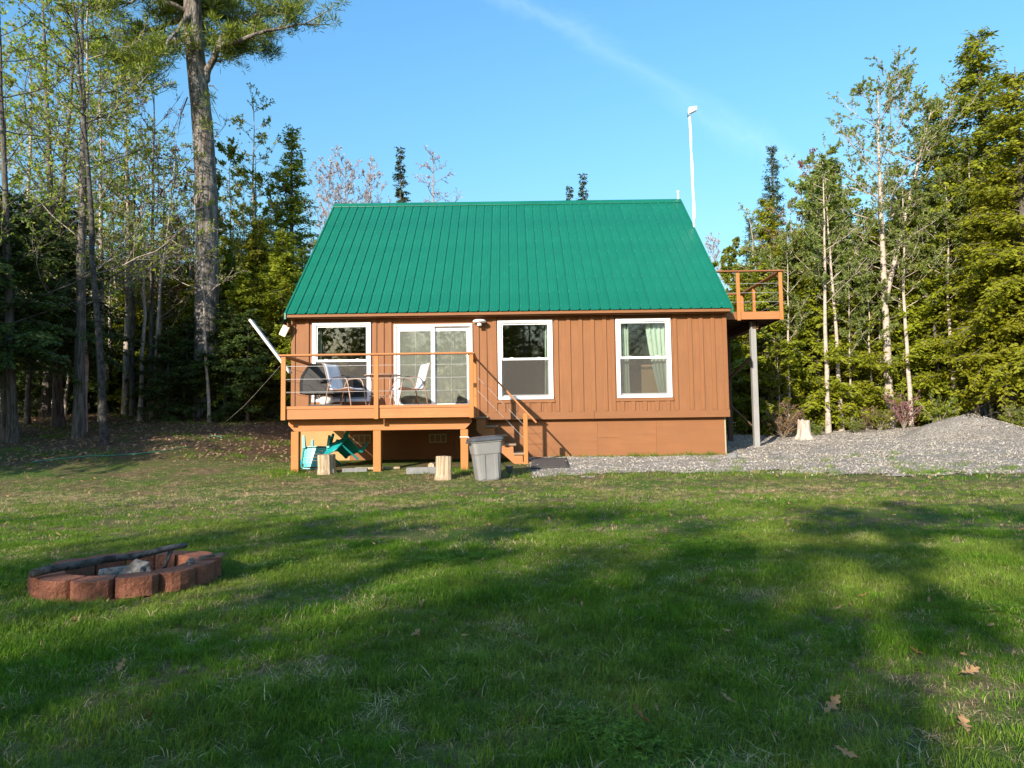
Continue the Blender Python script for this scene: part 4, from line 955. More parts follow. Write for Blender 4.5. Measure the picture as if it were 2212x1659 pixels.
def broadleaf(seed, H, r0_, first, spread, leafn=1.0, leaf=.09, lean=0, bend=0, limbs=24, rise=.9, fork=None, wob=.06, subn=7, twn=4, minr=.0045, bud=False, oval=False):
    g = rs(seed); tr = Tubes(); lv = Leaves(); path = trunk_path(H, g, lean, wob, bend=bend)
    t = np.linspace(0, 1, 14); tr.add(path, r0_ * (1 - t * .94) ** .9 + .3 * r0_ * np.exp(-t * 35), 9)
    stems = [(path, r0_)]
    if fork:
        o = along(path, np.array([fork]))[0]; s = np.linspace(0, 1, 9); az = g.uniform(0, 6.28); q = H * (1 - fork) * .9
        fp = np.stack([o[0] + math.cos(az) * q * (.30 * s + .05 * s * s), o[1] + math.sin(az) * q * .25 * s, o[2] + q * s], 1); tr.add(fp, np.linspace(r0_ * .6, .015, 9), 7); stems.append((fp, r0_ * .6))
    for si, (sp_, sr) in enumerate(stems):
        for k in range(limbs if si == 0 else limbs // 2):
            f = first + (1 - first) * (k + g.rand()) / (limbs if si == 0 else limbs // 2) if si == 0 else g.uniform(.1, 1)
            f = min(f, .985); o = along(sp_, np.array([f]))[0]; az = k * 2.4 + g.uniform(-.6, .6)
            ff = (f - first) / (1 - first) if si == 0 else f
            L = spread * ((.35 + .75 * math.sin(math.pi * max(ff, 0) ** .75 * .93)) if oval else (1.05 - .75 * max(ff, 0))) * g.uniform(.55, 1.15)
            ri = rise * g.uniform(.5, 1.3); s = np.linspace(0, 1, 7); kx = g.normal(0, .15); 
            bx = np.stack([o[0] + L * (math.cos(az) * s - math.sin(az) * kx * np.sin(s * 3)), o[1] + L * (math.sin(az) * s + math.cos(az) * kx * np.sin(s * 3)), o[2] + L * ri * (s * .75 + .25 * s * s)], 1)
            bx += g.normal(0, .02 * L, bx.shape) * s[:, None]
            br = max(minr * 1.6, min(sr * .22, .005 + .005 * L)) * (1 - .75 * s) + minr * .5; tr.add(bx, br, 5)
            for j in range(subn):
                f2 = g.uniform(.2, 1.0); o2 = along(bx, np.array([f2]))[0]; T = unit(along(bx, np.array([min(1, f2 + .05)]))[0] - along(bx, np.array([f2 - .05]))[0])
                D = unit(T + g.normal(0, .65, 3) + np.array([0, 0, .35])); L2 = L * .42 * (1.15 - f2 * .6) * g.uniform(.5, 1.2); s2 = np.linspace(0, 1, 4)[:, None]
                sb = o2 + D * L2 * s2 + np.array([0, 0, .12]) * L2 * s2 * s2 + g.normal(0, .03 * L2, (4, 3)) * s2
                tr.add(sb, np.linspace(minr * 1.5, minr * .8, 4), 3)
                for q in range(twn):
                    f3 = g.uniform(.25, 1.0); o3 = along(sb, np.array([f3]))[0]; D3 = unit(D + g.normal(0, .6, 3) + np.array([0, 0, .15])); L3 = L2 * g.uniform(.25, .55) + .05; s3 = np.linspace(0, 1, 3)[:, None]
                    tw = o3 + D3 * L3 * s3; tr.add(tw, np.array([minr, minr * .8, minr * .5]), 3)
                    n = g.poisson(5.0 * leafn)
                    if n:
                        P = o3 + D3 * L3 * g.uniform(.2, 1.05, (n, 1)); Dl = unit(D3 + g.normal(0, .9, (n, 3)) + np.array([0, 0, -.3 if not bud else .2])); lv.add(P, Dl, g.normal(0, 1, (n, 3)), leaf * g.uniform(.6, 1.25, n), leaf * .62 * g.uniform(.7, 1.2, n))
    return tr.mesh('trunk'), (lv.mesh('crown') if lv.P else None)

def bush(seed, H, Rr, n=26, leaf=.07, leafn=9):
    g = rs(seed); tr = Tubes(); lv = Leaves()
    for k in range(n):
        az = g.uniform(0, 6.28); L = H * g.uniform(.5, 1.1); s = np.linspace(0, 1, 5); r_ = Rr * g.uniform(.2, 1)
        p = np.stack([math.cos(az) * r_ * s ** 1.3, math.sin(az) * r_ * s ** 1.3, L * s * (1 - .15 * s)], 1) + g.normal(0, .03, (5, 3)) * s[:, None]; tr.add(p, np.linspace(.008, .003, 5), 3)
        for q in range(4):
            f = g.uniform(.3, 1); o = along(p, np.array([f]))[0]; D = unit(g.normal(0, 1, 3) * np.array([1, 1, .4])); Lq = g.uniform(.1, .35) * H * .5; tr.add(np.stack([o, o + D * Lq]), np.array([.004, .002]), 3)
            m_ = leafn; P = o + D * Lq * g.uniform(0, 1.1, (m_, 1)) + g.normal(0, .03, (m_, 3)); lv.add(P, unit(g.normal(0, 1, (m_, 3))), g.normal(0, 1, (m_, 3)) + np.array([0, 0, .0]), leaf * g.uniform(.6, 1.3, m_), leaf * .6)
    return tr.mesh('stems'), lv.mesh('foliage')

LIB = {}
def lib(key, meshes, tm, cm): LIB[key] = (meshes[0], meshes[1], M[tm], M[cm] if cm else None)
lib('hem1', conifer(1, 12.5, 3.0, 2.3, .17, .42, 1.0), 'grey_bark', 'hemlock')
lib('hem2', conifer(2, 11.0, 2.7, 1.6, .15, .45, 1.0), 'grey_bark', 'hemlock')
lib('hem3', conifer(3, 8.0, 2.3, .9, .11, .40, 1.1), 'grey_bark', 'hemlock')
lib('hem4', conifer(4, 5.2, 1.9, .4, .07, .38, 1.2, dz=.22), 'grey_bark', 'hemlock')
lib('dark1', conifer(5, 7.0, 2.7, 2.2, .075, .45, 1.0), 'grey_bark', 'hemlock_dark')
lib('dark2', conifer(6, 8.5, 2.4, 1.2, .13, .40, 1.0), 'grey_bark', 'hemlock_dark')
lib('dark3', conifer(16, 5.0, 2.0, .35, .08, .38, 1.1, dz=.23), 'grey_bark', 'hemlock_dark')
lib('spr1', conifer(7, 14.0, 1.25, 2.0, .14, .25, 1.0, .12, .05, .8, .2), 'grey_bark', 'spruce')
lib('spr2', conifer(8, 11.5, 2.2, 1.0, .15, .12, 1.0, .13, .055, .9, .2), 'grey_bark', 'hemlock')
lib('spr3', conifer(9, 18.0, 1.35, 8.0, .16, .3, 1.0, .17, .075, 1.05, .26, gap=.12), 'grey_bark', 'spruce')
lib('birch1', broadleaf(11, 11.6, .15, .38, 2.3, 2.4, .08, limbs=40, rise=1.0, fork=.36, oval=True), 'birch_bark', 'birchleaf')
lib('birch2', broadleaf(12, 9.5, .09, .45, 1.6, 3.0, .085, limbs=22, rise=1.0, lean=.01), 'birch_bark', 'birchleaf')
lib('birch3', broadleaf(13, 8.0, .06, .40, 1.3, 2.8, .085, limbs=20, rise=.9, lean=-.03), 'birch_bark', 'birchleaf')
lib('spring1', broadleaf(14, 13.5, .13, .22, 3.4, .75, .10, limbs=36, rise=.75, lean=-.06, subn=8), 'grey_bark', 'spring')
lib('spring2', broadleaf(15, 12.0, .10, .25, 2.8, .7, .10, limbs=32, rise=.85, lean=.03), 'pale_bark', 'spring')
lib('spring3', broadleaf(17, 9.0, .07, .2, 2.0, 2.2, .10, limbs=30, rise=.7), 'pale_bark', 'spring')
lib('yellow1', broadleaf(18, 6.5, .05, .12, 1.5, 2.6, .11, limbs=26, rise=.5), 'pale_bark', 'yellowleaf')
lib('rust1', broadleaf(19, 9.0, .08, .2, 2.2, .9, .08, limbs=28, rise=.9, bud=True), 'pale_bark', 'rust')
lib('red1', broadleaf(20, 11.0, .08, .3, 1.7, .8, .09, limbs=24, rise=1.5, bud=True), 'pale_bark', 'redbud')
lib('maple1', broadleaf(21, 11.5, .09, .25, 3.0, .22, .08, limbs=28, rise=1.2, bud=True), 'grey_bark', 'redbud')
lib('pink1', broadleaf(22, 15.5, .12, .5, 2.2, .6, .11, limbs=30, rise=1.6, bud=True, minr=.009), 'dead_wood', 'pinkbud')
lib('dead1', broadleaf(23, 18.5, .2, .55, 2.6, .25, .12, limbs=30, rise=.45, minr=.012, subn=6, twn=3), 'dead_wood', 'pinkbud')
lib('pole1', broadleaf(24, 9.0, .075, .5, 1.3, .5, .08, limbs=14, rise=.6, lean=.02, wob=.10), 'pale_bark', 'spring')
lib('pole2', broadleaf(25, 8.5, .055, .45, 1.2, .5, .08, limbs=14, rise=.6, lean=-.05, wob=.09), 'birch_bark', 'spring')
lib('pole3', broadleaf(26, 10.0, .10, .55, 1.6, .5, .08, limbs=14, rise=.6, wob=.08), 'grey_bark', 'spring')
lib('bush_rust', bush(31, 1.25, .8), 'pale_bark', 'rust')
lib('bush_yellow', bush(32, 1.1, .6, 20, .10, 7), 'pale_bark', 'yellowleaf')
lib('bush_red', bush(33, 1.4, .7), 'pale_bark', 'redbud')
lib('bush_green', bush(34, .9, .7, 22, .08, 9), 'pale_bark', 'fir')
LIB['spr4'] = (LIB['spr3'][0], LIB['spr3'][1], M['dead_wood'], M['rust'])
NAMES = {'hem': 'hemlock_tree', 'dar': 'hemlock_tree', 'spr': 'spruce_tree', 'bir': 'birch_tree', 'yel': 'young_tree', 'rus': 'budding_tree', 'red': 'maple_tree', 'map': 'maple_tree', 'pin': 'budding_tree', 'dea': 'dead_tree', 'pol': 'slender_tree', 'bus': 'bush'}
_tg = rs(77)
def tree(key, x, y, label, group=None, s=1.0, rz=None, sz=None, tm=None, name=None, cat=None, dz=0, lean=0):
    tmesh, cmesh, mt, mc = LIB[key]; isb = key.startswith('bush')
    nm = name or ('spring_tree' if key.startswith('spring') else NAMES[key[:3]])
    e = empty(nm, (x, y, gz(x, y) + dz - .04), _tg.uniform(0, 6.28) if rz is None else rz, label, cat or ('bush' if isb else 'tree'), group)
    e.scale = (s, s, sz or s); e.rotation_euler.y = lean
    o = link('stems' if isb else 'trunk', tmesh, mt, e)
    if tm: o.material_slots[0].link = 'OBJECT'; o.material_slots[0].material = M[tm]
    if cmesh: link('foliage' if isb else 'crown', cmesh, mc, e)
    return e
def T(key, px, Y, label, group=None, H=None, **k):
    x = xat(px, Y)
    if H: k['s'] = H / HT[key]
    return tree(key, x, Y, label, group, **k)
HT = dict(spr4=18, hem1=12.5, hem2=11, hem3=8, hem4=5.2, dark1=7, dark2=8.5, dark3=5, spr1=14, spr2=11.5, spr3=18, birch1=11.6, birch2=9.5, birch3=8, spring1=13.5, spring2=12, spring3=9, yellow1=6.5, rust1=9, red1=11, maple1=11.5, pink1=15.5, dead1=18.5, pole1=9, pole2=8.5, pole3=10)

# the big pine, with its own trunk line and clumped crown
def big_pine():
    g = rs(101); Y = 24.0; base = Vector((xat(447, Y), Y, 0)); base.z = gz(base.x, Y) - .1
    e = empty('pine_tree', base, 0, 'huge old pine with bare grey trunk left of the cabin', 'tree')
    def L(px, py, dy=0): return np.array(at(px, py, Y + dy) - base)
    path = np.array([[0, 0, 0], L(446, 850), L(446, 760), L(447, 640), L(447, 520), L(446, 420), L(441, 320), L(434, 230), L(425, 150), L(418, 80), L(416, 20), L(417, -80), L(422, -200), L(424, -330)])
    n = 60; u = np.linspace(0, 1, len(path)); uu = np.linspace(0, 1, n); P = np.stack([np.interp(uu, u, path[:, k]) for k in range(3)], 1)
    wpx = np.interp(P[:, 2], [0, .6, 2, 5, 8, 11, 14, 16, 20], [72, 58, 53, 48, 45, 41, 37, 34, 14]); r_ = wpx / 2 / FPX * Y
    sides = 40; t = np.arange(sides + 1) * 2 * math.pi / sides
    V = []; 
    for i in range(n):
        ridge = 1 + .03 * np.sin(t * 11 + 1.5 * math.sin(i * .8)) + .018 * np.sin(t * 19 + i * .9) 
        V.append([(P[i, 0] + r_[i] * ridge[k % sides] * math.cos(t[k]), P[i, 1] + r_[i] * ridge[k % sides] * math.sin(t[k]), P[i, 2]) for k in range(sides + 1)])
    tr_ = MB().grid(V).build('trunk', M['pine_bark'], e, smooth=True, local=True)
    lv = Leaves()
    def clump(c, r_, n_=60):
        d = unit(g.normal(0, 1, (n_, 3))); D = unit(d + np.array([0, 0, .55]) + g.normal(0, .2, (n_, 3)))
        lv.add(c + d * r_ * g.uniform(0, .8, (n_, 1)) * np.array([1, 1, .55]), D, g.normal(0, 1, (n_, 3)), g.uniform(.16, .30, n_), g.uniform(.016, .03, n_))
    def limb(pts, rr, k, spread=1.0, dens=1.0):
        limbs = Tubes(); pts = np.array(pts); m = 14; u = np.linspace(0, 1, len(pts)); uu = np.linspace(0, 1, m); Q = np.stack([np.interp(uu, u, pts[:, q]) for q in range(3)], 1)
        Q[1:] += g.normal(0, .04, (m - 1, 3)); limbs.add(Q, np.linspace(rr, .02, m), 7)
        for j in range(k):
            f = g.uniform(.3, 1); o = along(Q, np.array([f]))[0]; T_ = unit(Q[-1] - Q[0]); D = unit(T_ * .7 + g.normal(0, .75, 3) * np.array([1, 1, .35]) + np.array([0, 0, .10])); L2 = g.uniform(.7, 1.7) * spread
            s = np.linspace(0, 1, 5)[:, None]; B = o + D * L2 * s + np.array([0, 0, .15]) * L2 * s * s; limbs.add(B, np.linspace(.025, .008, 5), 4)
            for q in range(int(6 * dens)):
                f3 = g.uniform(.35, 1.05); o3 = along(B, np.array([min(f3, 1)]))[0] + g.normal(0, .18, 3) * np.array([1, 1, .5]); clump(o3, .25, 40)
        link('limb', limbs.mesh('limb'), M['pine_bark'], e)
    # limbs that show in the frame
    limb([L(432, 185), L(447, 150), L(470, 105, -.3), L(520, 85, -.8), L(585, 62, -1.0), L(690, 50, -1.2)], .16, 24, .8, 1.0)
    limb([L(470, 105, -.3), L(500, 60, .4), L(560, 30, .8), L(640, 30, 1.0)], .10, 20, 1.0, 1.0)
    limb([L(428, 160), L(470, 130, .6), L(500, 115, 1.2), L(555, 105, 1.4)], .08, 12, .7, 1.0)
    limb([L(416, 60), L(370, 90, -.5), L(310, 130, -1.0), L(255, 130, -1.2)], .11, 20, .9)
    limb([L(417, 40), L(360, 55, .5), L(290, 80, .9), L(215, 100, 1.0)], .10, 18)
    limb([L(416, 20), L(390, 60, -.8), L(350, 110, -1.6), L(320, 150, -2.0)], .08, 12, .8)
    limb([L(416, 30), L(360, 0, -.6), L(300, -10, -1), L(240, 20, -1.2)], .10, 16)
    for k in range(20):                          # the crown above
        z = g.uniform(-10, -330); az = g.uniform(0, 6.28); o = L(418, z); Lr = g.uniform(2.0, 4.2) * (1 - .55 * (-z / 330)); D = np.array([math.cos(az), math.sin(az), g.uniform(-.05, .35)])
        limb([o, o + D * Lr * .5 + np.array([0, 0, .1]), o + D * Lr], .09, 14, .9, .9)
    for k in range(9):                          # bases of foliage low round the trunk top
        az = g.uniform(0, 6.28); o = L(417, g.uniform(-40, 25)); D = np.array([math.cos(az), math.sin(az), -.02]); limb([o, o + D * .9, o + D * 1.9], .05, 8, .7)
    # dead spurs on the trunk
    for (a_, b_, c_) in ((L(452, 185), L(472, 197), .03), (L(455, 268), L(480, 273), .02), (L(460, 365), L(483, 374), .025), (L(405, 210), L(383, 295), .025), (L(458, 222), L(478, 268), .012), (L(416, 90), L(432, 215, -.6), .022)):
        m_ = (a_ + b_) / 2 + np.array([0, -.1, .05]); sp_ = Tubes(); sp_.add(np.array([a_, m_, b_]), np.array([c_, c_ * .8, .006]), 5); link('dead_branch', sp_.mesh('dead_branch'), M['pine_bark'], e)
    for q in range(16): clump(L(436 + g.uniform(-4, 22), 205 + g.uniform(0, 75), -.65 + g.uniform(-.1, .1)), .13, 14)
    link('crown', lv.mesh('crown'), M['pine'], e)
big_pine()

# left wood: the near trunks first
T('pole3', 172, 18.5, 'thick grey trunk standing alone at the edge of the left woods', s=1.5, name='maple_tree', sz=1.3, rz=1.0)
T('pole3', 228, 17.2, 'dark mottled trunk leaning beside the thick grey trunk', s=.95, sz=1.2, tm='dark_bark', lean=R(-4.5), rz=.4)
T('dark1', 118, 20.2, 'dark hemlock with low drooping boughs at the left woodland edge', s=.98, rz=.5)
T('dark1', 10, 17.6, 'dark hemlock cut off by the left edge of the picture', s=.92)
T('dark1', 60, 21.5, 'dark hemlock behind the thick grey trunk', s=1.0, rz=2.2)
T('pole1', 301, 22.5, 'slender pale trunk with a crook, left of the big pine', s=1.0, rz=3.4)
T('pole2', 327, 22.8, 'thin pale trunk beside the crooked one', s=1.1, rz=3.0)
T('pole2', 452, 22.2, 'thin pale trunk right in front of the big pine', s=1.0, rz=.2)
T('pole2', 118, 22.5, 'white birch trunk leaning in the dim left woods', s=1.05, tm='birch_bark', rz=3.14)
T('pole2', 140, 23.5, 'thin white trunk beside the leaning birch', s=.9, tm='birch_bark', rz=3.2)
T('pole1', 4, 19, 'mottled trunk at the left edge of the picture', s=1.1, rz=2, tm='grey_bark')
T('spring1', 128, 20.5, 'tall sparse tree with yellow-green leaves above the dark hemlocks', H=14.5, rz=.1)
T('spring1', 30, 17.5, 'crooked leafing tree at the upper left corner', H=12.5, rz=1.2)
T('spring2', 220, 22.5, 'leafing tree with forked stem left of the pine', H=12.0)
T('spring2', 270, 24.5, 'tall thin leafing tree close to the pine crown', H=13.5, rz=3)
T('spring1', 95, 23.5, 'high leafing tree behind the dark hemlocks', H=15.0, rz=3)
T('spring2', 180, 19.5, 'leafing tree whose twigs reach over the dark hemlock', H=12.5, rz=5)
T('spring2', 60, 26, 'sparse leafing tree at the back of the left woods', H=14)
T('maple1', 325, 23.5, 'nearly bare maple with red buds beside the pine trunk', H=12.0, rz=.3)
T('rust1', 345, 25, 'rust-tinted budding tree just left of the pine', H=9.5)
T('rust1', 405, 26, 'rust-tinted budding tree behind the pine trunk', H=8.5)
T('spring3', 265, 26, 'bushy young tree with fresh leaves in the left woods', H=8.5)
T('spring2', 540, 27.5, 'tall leafy birch between the pine and the cabin roof', H=12.2, tm='birch_bark')
T('spring3', 500, 26.5, 'bright green leafing tree right beside the pine trunk', H=10.0)
T('spring3', 580, 27.0, 'bright green leafing tree left of the cabin eave', H=9.3)
T('spr2', 628, 28, 'pointed fir standing against the left slope of the roof', H=11.6)
T('hem3', 480, 25.5, 'low green hemlock at the foot of the pine, right side', H=6.5)
T('hem4', 415, 24.6, 'small green hemlock at the foot of the pine, left side', H=4.6)
T('hem3', 555, 25, 'green hemlock behind the white plank', H=7.0)
T('hem3', 610, 24, 'shaded hemlock hidden behind the deck corner', H=6.5)
T('hem3', 520, 23.5, 'low hemlock left of the white plank', H=5.0)
T('hem3', 365, 26.5, 'green hemlock filling the gap left of the pine', H=7.5)
T('hem4', 280, 25.5, 'small hemlock behind the crooked pale trunk', H=5.0)
g = rs(300)
ORD = ['first', 'second', 'third', 'fourth', 'fifth', 'sixth', 'seventh', 'eighth', 'ninth', 'tenth', 'eleventh', 'twelfth', 'thirteenth', 'fourteenth', 'fifteenth', 'sixteenth', 'seventeenth', 'eighteenth', 'nineteenth', 'twentieth', 'twenty-first', 'twenty-second', 'twenty-third', 'twenty-fourth']
def row(n, x0, x1, y0, y1, keys, text, group, s0, s1, jit=1.0):
    for k in range(n):
        px = x0 + (x1 - x0) * (k + .5 + jit * (g.rand() - .5)) / n; Y = g.uniform(y0, y1)
        T(keys[k % len(keys)], px, Y, text % ORD[k], group, s=g.uniform(s0, s1))
row(20, -40, 600, 23.5, 31, ('pole1', 'pole2', 'pole3', 'birch3'), 'slender trunk in the dim left woods, %s counting from the left edge', 'slender trunks in the left woods', .75, 1.1)
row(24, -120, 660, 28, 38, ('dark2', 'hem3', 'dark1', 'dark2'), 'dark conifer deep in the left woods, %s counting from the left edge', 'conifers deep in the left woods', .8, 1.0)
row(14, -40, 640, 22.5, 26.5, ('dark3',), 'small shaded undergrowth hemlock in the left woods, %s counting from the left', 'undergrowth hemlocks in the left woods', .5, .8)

# beyond the ridge
T('spr3', 867, 46, 'narrow dark spruce rising above the middle of the ridge', H=18.3)
T('dead1', 938, 46, 'bare dead tree beside the spruce above the ridge', H=18.6)
T('pink1', 745, 46, 'pale budding treetop above the left end of the ridge', H=16.8)
T('pink1', 712, 45, 'pale budding treetop next to the left roof corner', H=16.0, rz=2)
T('pink1', 800, 47, 'low pale budding treetop left of the spruce', H=16.5, rz=4)
T('spr3', 1241, 48, 'small green spruce tip above the right half of the ridge', H=17.0)
T('spr4', 1270, 50, 'brownish spruce tip right beside the small green one', H=18.6, rz=1)
T('dead1', 985, 50, 'low bare treetop right of the dead tree', H=15.6, rz=2)

# right wood
T('hem1', 2164, 23.2, 'tallest hemlock at the right, towering over the gravel heap', H=13.3, rz=.3)
T('hem1', 2050, 25.5, 'tall hemlock right behind the big birch', H=11.9, rz=2.1)
T('hem2', 2235, 21, 'hemlock cut off by the right edge of the picture', H=11, rz=1)
T('hem2', 1810, 26.5, 'hemlock with rusty tips left of the big birch', H=10.3)
T('hem3', 1890, 25.5, 'hemlock whose boughs hang behind the big birch trunk', H=8.0)
T('hem3', 1990, 24.2, 'hemlock with low boughs between birch and gravel heap', H=7.6, rz=.6)
T('hem3', 2110, 24.5, 'bushy hemlock straight behind the gravel heap', H=8.2, rz=3)
T('hem3', 1745, 25, 'hemlock behind the bleached stump', H=7.2, rz=2)
T('hem4', 1660, 23.5, 'small hemlock beside the grey balcony post', H=5.6)
T('hem4', 1600, 26, 'small hemlock under the balcony', H=5.8)
T('hem4', 1850, 23.6, 'small hemlock with low sunlit boughs left of the big birch', H=4.6)
T('hem3', 1700, 24.6, 'hemlock right of the balcony railing', H=6.6)
T('birch1', 1922, 23.6, 'big white birch with a wide airy crown', H=11.6, rz=.8)
T('birch2', 1966, 23.2, 'white birch trunk right beside the big birch', H=8.6, s=1.0)
T('birch2', 1788, 22.6, 'white birch trunk standing right of the stump', H=9.0)
T('birch2', 1817, 22.9, 'second white birch trunk right of the stump', H=8.6, rz=2)
T('birch3', 1838, 23, 'thin leaning white birch between the two birch pairs', H=5.5)
T('birch3', 1885, 23.4, 'thin pale birch left of the big birch trunk', H=6.0, rz=1)
T('birch2', 2062, 22.8, 'pale birch trunk behind the left slope of the heap', H=8.2)
T('birch3', 2085, 23.2, 'crooked thin birch behind the top of the heap', H=7.4, rz=4)
T('birch2', 2110, 23.0, 'white birch trunk behind the top of the heap', H=9.5, rz=5)
T('birch3', 1705, 22.8, 'thin pale birch left of the stump', H=6.6, rz=2.5)
T('birch3', 1682, 23.6, 'leaning pale birch close to the balcony post', H=6.0, rz=.3)
T('spr1', 1689, 30, 'narrow spruce spire rising behind the balcony', H=12.2)
T('spr1', 1634, 31, 'short spruce spire directly above the balcony railing', H=9.3)
T('red1', 1764, 27.5, 'budding red maple right of the spruce spire', H=10.6)
T('rust1', 1722, 25.5, 'rust-tinted budding tree right of the balcony', H=8.2)
T('rust1', 1690, 27, 'rust-tinted budding tree behind the balcony railing', H=7.4, rz=2)
T('yellow1', 1600, 29, 'light green leafing tree behind the balcony', H=7.6)
T('yellow1', 1570, 31, 'light green leafing tree next to the roof edge', H=7.4, rz=2)
T('pink1', 1555, 40, 'faint bare treetop beside the right roof edge', H=10.5)
T('yellow1', 1685, 22.4, 'yellow-green sapling beside the grey balcony post', H=3.0)
T('bush_rust', 1708, 21.9, 'rust-coloured bush left of the stump')
T('bush_rust', 1690, 21.5, 'low rust-coloured bush behind the balcony post', s=.8)
T('bush_red', 1950, 22.3, 'reddish bush between the two big birch trunks')
T('bush_yellow', 1900, 22.2, 'low yellow bush left of the big birch trunk', s=.8)
T('bush_yellow', 2200, 19.0, 'yellow leafy bush at the right foot of the heap', s=.9)
T('bush_yellow', 2030, 21.9, 'leafy sapling behind the left slope of the heap', s=1.2)
T('bush_green', 1845, 21.9, 'low green bush at the foot of the birches', s=.7)
T('bush_green', 1765, 21.9, 'low green bush right beside the stump', s=.6)
T('bush_rust', 1872, 22.4, 'small rusty bush among the birches', s=.7, rz=2)
row(18, 1640, 2300, 27.5, 34, ('hem2', 'dark2', 'hem3', 'hem2'), 'conifer deep in the right woods, %s counting from the balcony', 'conifers deep in the right woods', .75, .95)
row(12, 1640, 2230, 24, 28, ('pole1', 'birch3', 'pole3'), 'slender trunk in the shade of the right woods, %s counting from the balcony', 'slender trunks in the right woods', .7, .95)
T('spring3', 1770, 24.2, 'soft yellow-green leafing tree behind the stump birches', H=8.6)
T('yellow1', 1735, 24.4, 'low yellow-green leafing tree right of the balcony', H=6.4, rz=1)
T('spring3', 1850, 25.2, 'leafing tree filling the gap left of the big birch', H=8.8, rz=2)
T('yellow1', 1655, 25.2, 'yellow-green leafing tree behind the balcony post', H=6.2, rz=3)
T('spring3', 2010, 25.8, 'leafing tree between the big birch and the tall hemlock', H=8.6, rz=4)
T('yellow1', 1905, 24.2, 'low yellow-green leafing tree at the big birch trunk', H=5.2, rz=5)
T('hem2', 1960, 27, 'hemlock filling the gap behind the big birch crown', H=8.8, rz=2)
T('hem2', 2120, 26.5, 'hemlock rising behind the bushy one at the heap', H=10.5, rz=4)
T('hem3', 2180, 21.6, 'hemlock with long low boughs over the right end of the heap', H=8.0, rz=1.5)
T('hem4', 1775, 23.4, 'small sunlit hemlock directly behind the stump birches', H=5.2, rz=3)
T('hem4', 1930, 24.6, 'small sunlit hemlock low behind the big birch', H=5.0, rz=1)
T('hem4', 2030, 23.4, 'small sunlit hemlock left of the pale birch at the heap', H=5.2, rz=2)
T('hem4', 1625, 24.6, 'small hemlock between the cabin corner and the grey post', H=5.4, rz=4)
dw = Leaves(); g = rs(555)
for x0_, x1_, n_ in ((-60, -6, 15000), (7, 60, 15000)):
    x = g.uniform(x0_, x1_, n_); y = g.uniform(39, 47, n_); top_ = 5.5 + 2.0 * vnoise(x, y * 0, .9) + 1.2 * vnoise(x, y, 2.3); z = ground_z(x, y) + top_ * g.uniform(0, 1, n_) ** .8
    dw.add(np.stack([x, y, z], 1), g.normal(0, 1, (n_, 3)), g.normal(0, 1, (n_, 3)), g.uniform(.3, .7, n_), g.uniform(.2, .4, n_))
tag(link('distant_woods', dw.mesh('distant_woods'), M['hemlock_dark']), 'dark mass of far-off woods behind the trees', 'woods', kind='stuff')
# woods behind and beside the viewer: they shade the lawn and show in the window panes
def B(key, x, y, H, label, grp='trees behind the viewer', **k): tree(key, x, y, label, grp, s=H / HT[key], **k)
LB = 'tree behind the viewer, seen in the panes and by its shadow on the lawn'
SHADE = [(-17, -14, 'spring2', 10.5), (-14, -15.5, 'spring2', 11), (-12.4, -13.5, 'spring3', 9.5), (-10, -15, 'hem1', 9.6), (-7.5, -14, 'spring3', 9.8), (-5.6, -15.5, 'spring2', 11), (-3, -14, 'spring2', 11.5), (-1, -15, 'hem2', 10.6), (1.5, -14, 'spring1', 12.5), (4.5, -15.5, 'spring2', 12.5), (8, -15, 'spring2', 12.5),
    (-8.6, -10, 'spring3', 8.4), (-6.8, -10.6, 'hem3', 7.6), (-3.4, -10.2, 'spring3', 8.2), (-10, -9.6, 'spring3', 7.8), (-11.5, -9.5, 'spring3', 7.4), (-5, -9.8, 'spring3', 8.2), (-4.2, -11.4, 'spring3', 8.4), (-1.8, -10.3, 'hem3', 7.8), (.2, -10.5, 'spring3', 8.4), (2, -10, 'spring3', 8.4), (-14.5, -9.5, 'hem3', 6.4), (3.2, -8, 'spring2', 12), (.6, -9, 'spring2', 11.3), (6.5, -9.5, 'spring1', 12.5), (-20, -18, 'hem1', 12), (-8.5, -20, 'spring1', 13), (0, -20, 'hem1', 13), (6, -21, 'spring1', 15), (-15, -21, 'spring1', 14), (-4, -19, 'spring2', 12.5), (-11, -18, 'spring2', 11.5)]
for x, y, key, H in SHADE: B(key, x, y, H, LB)
LS = 'hemlock outside the picture that shades the left bank'
for x, y, H in ((-15.2, 7.5, 10.5), (-16.5, 10, 10), (-17.8, 12.5, 10.5), (-15.4, 11.5, 8), (-19.5, 9, 11), (-15.8, 9.4, 8)): B('dark1', x, y, H, LS, 'hemlocks beside the lawn')
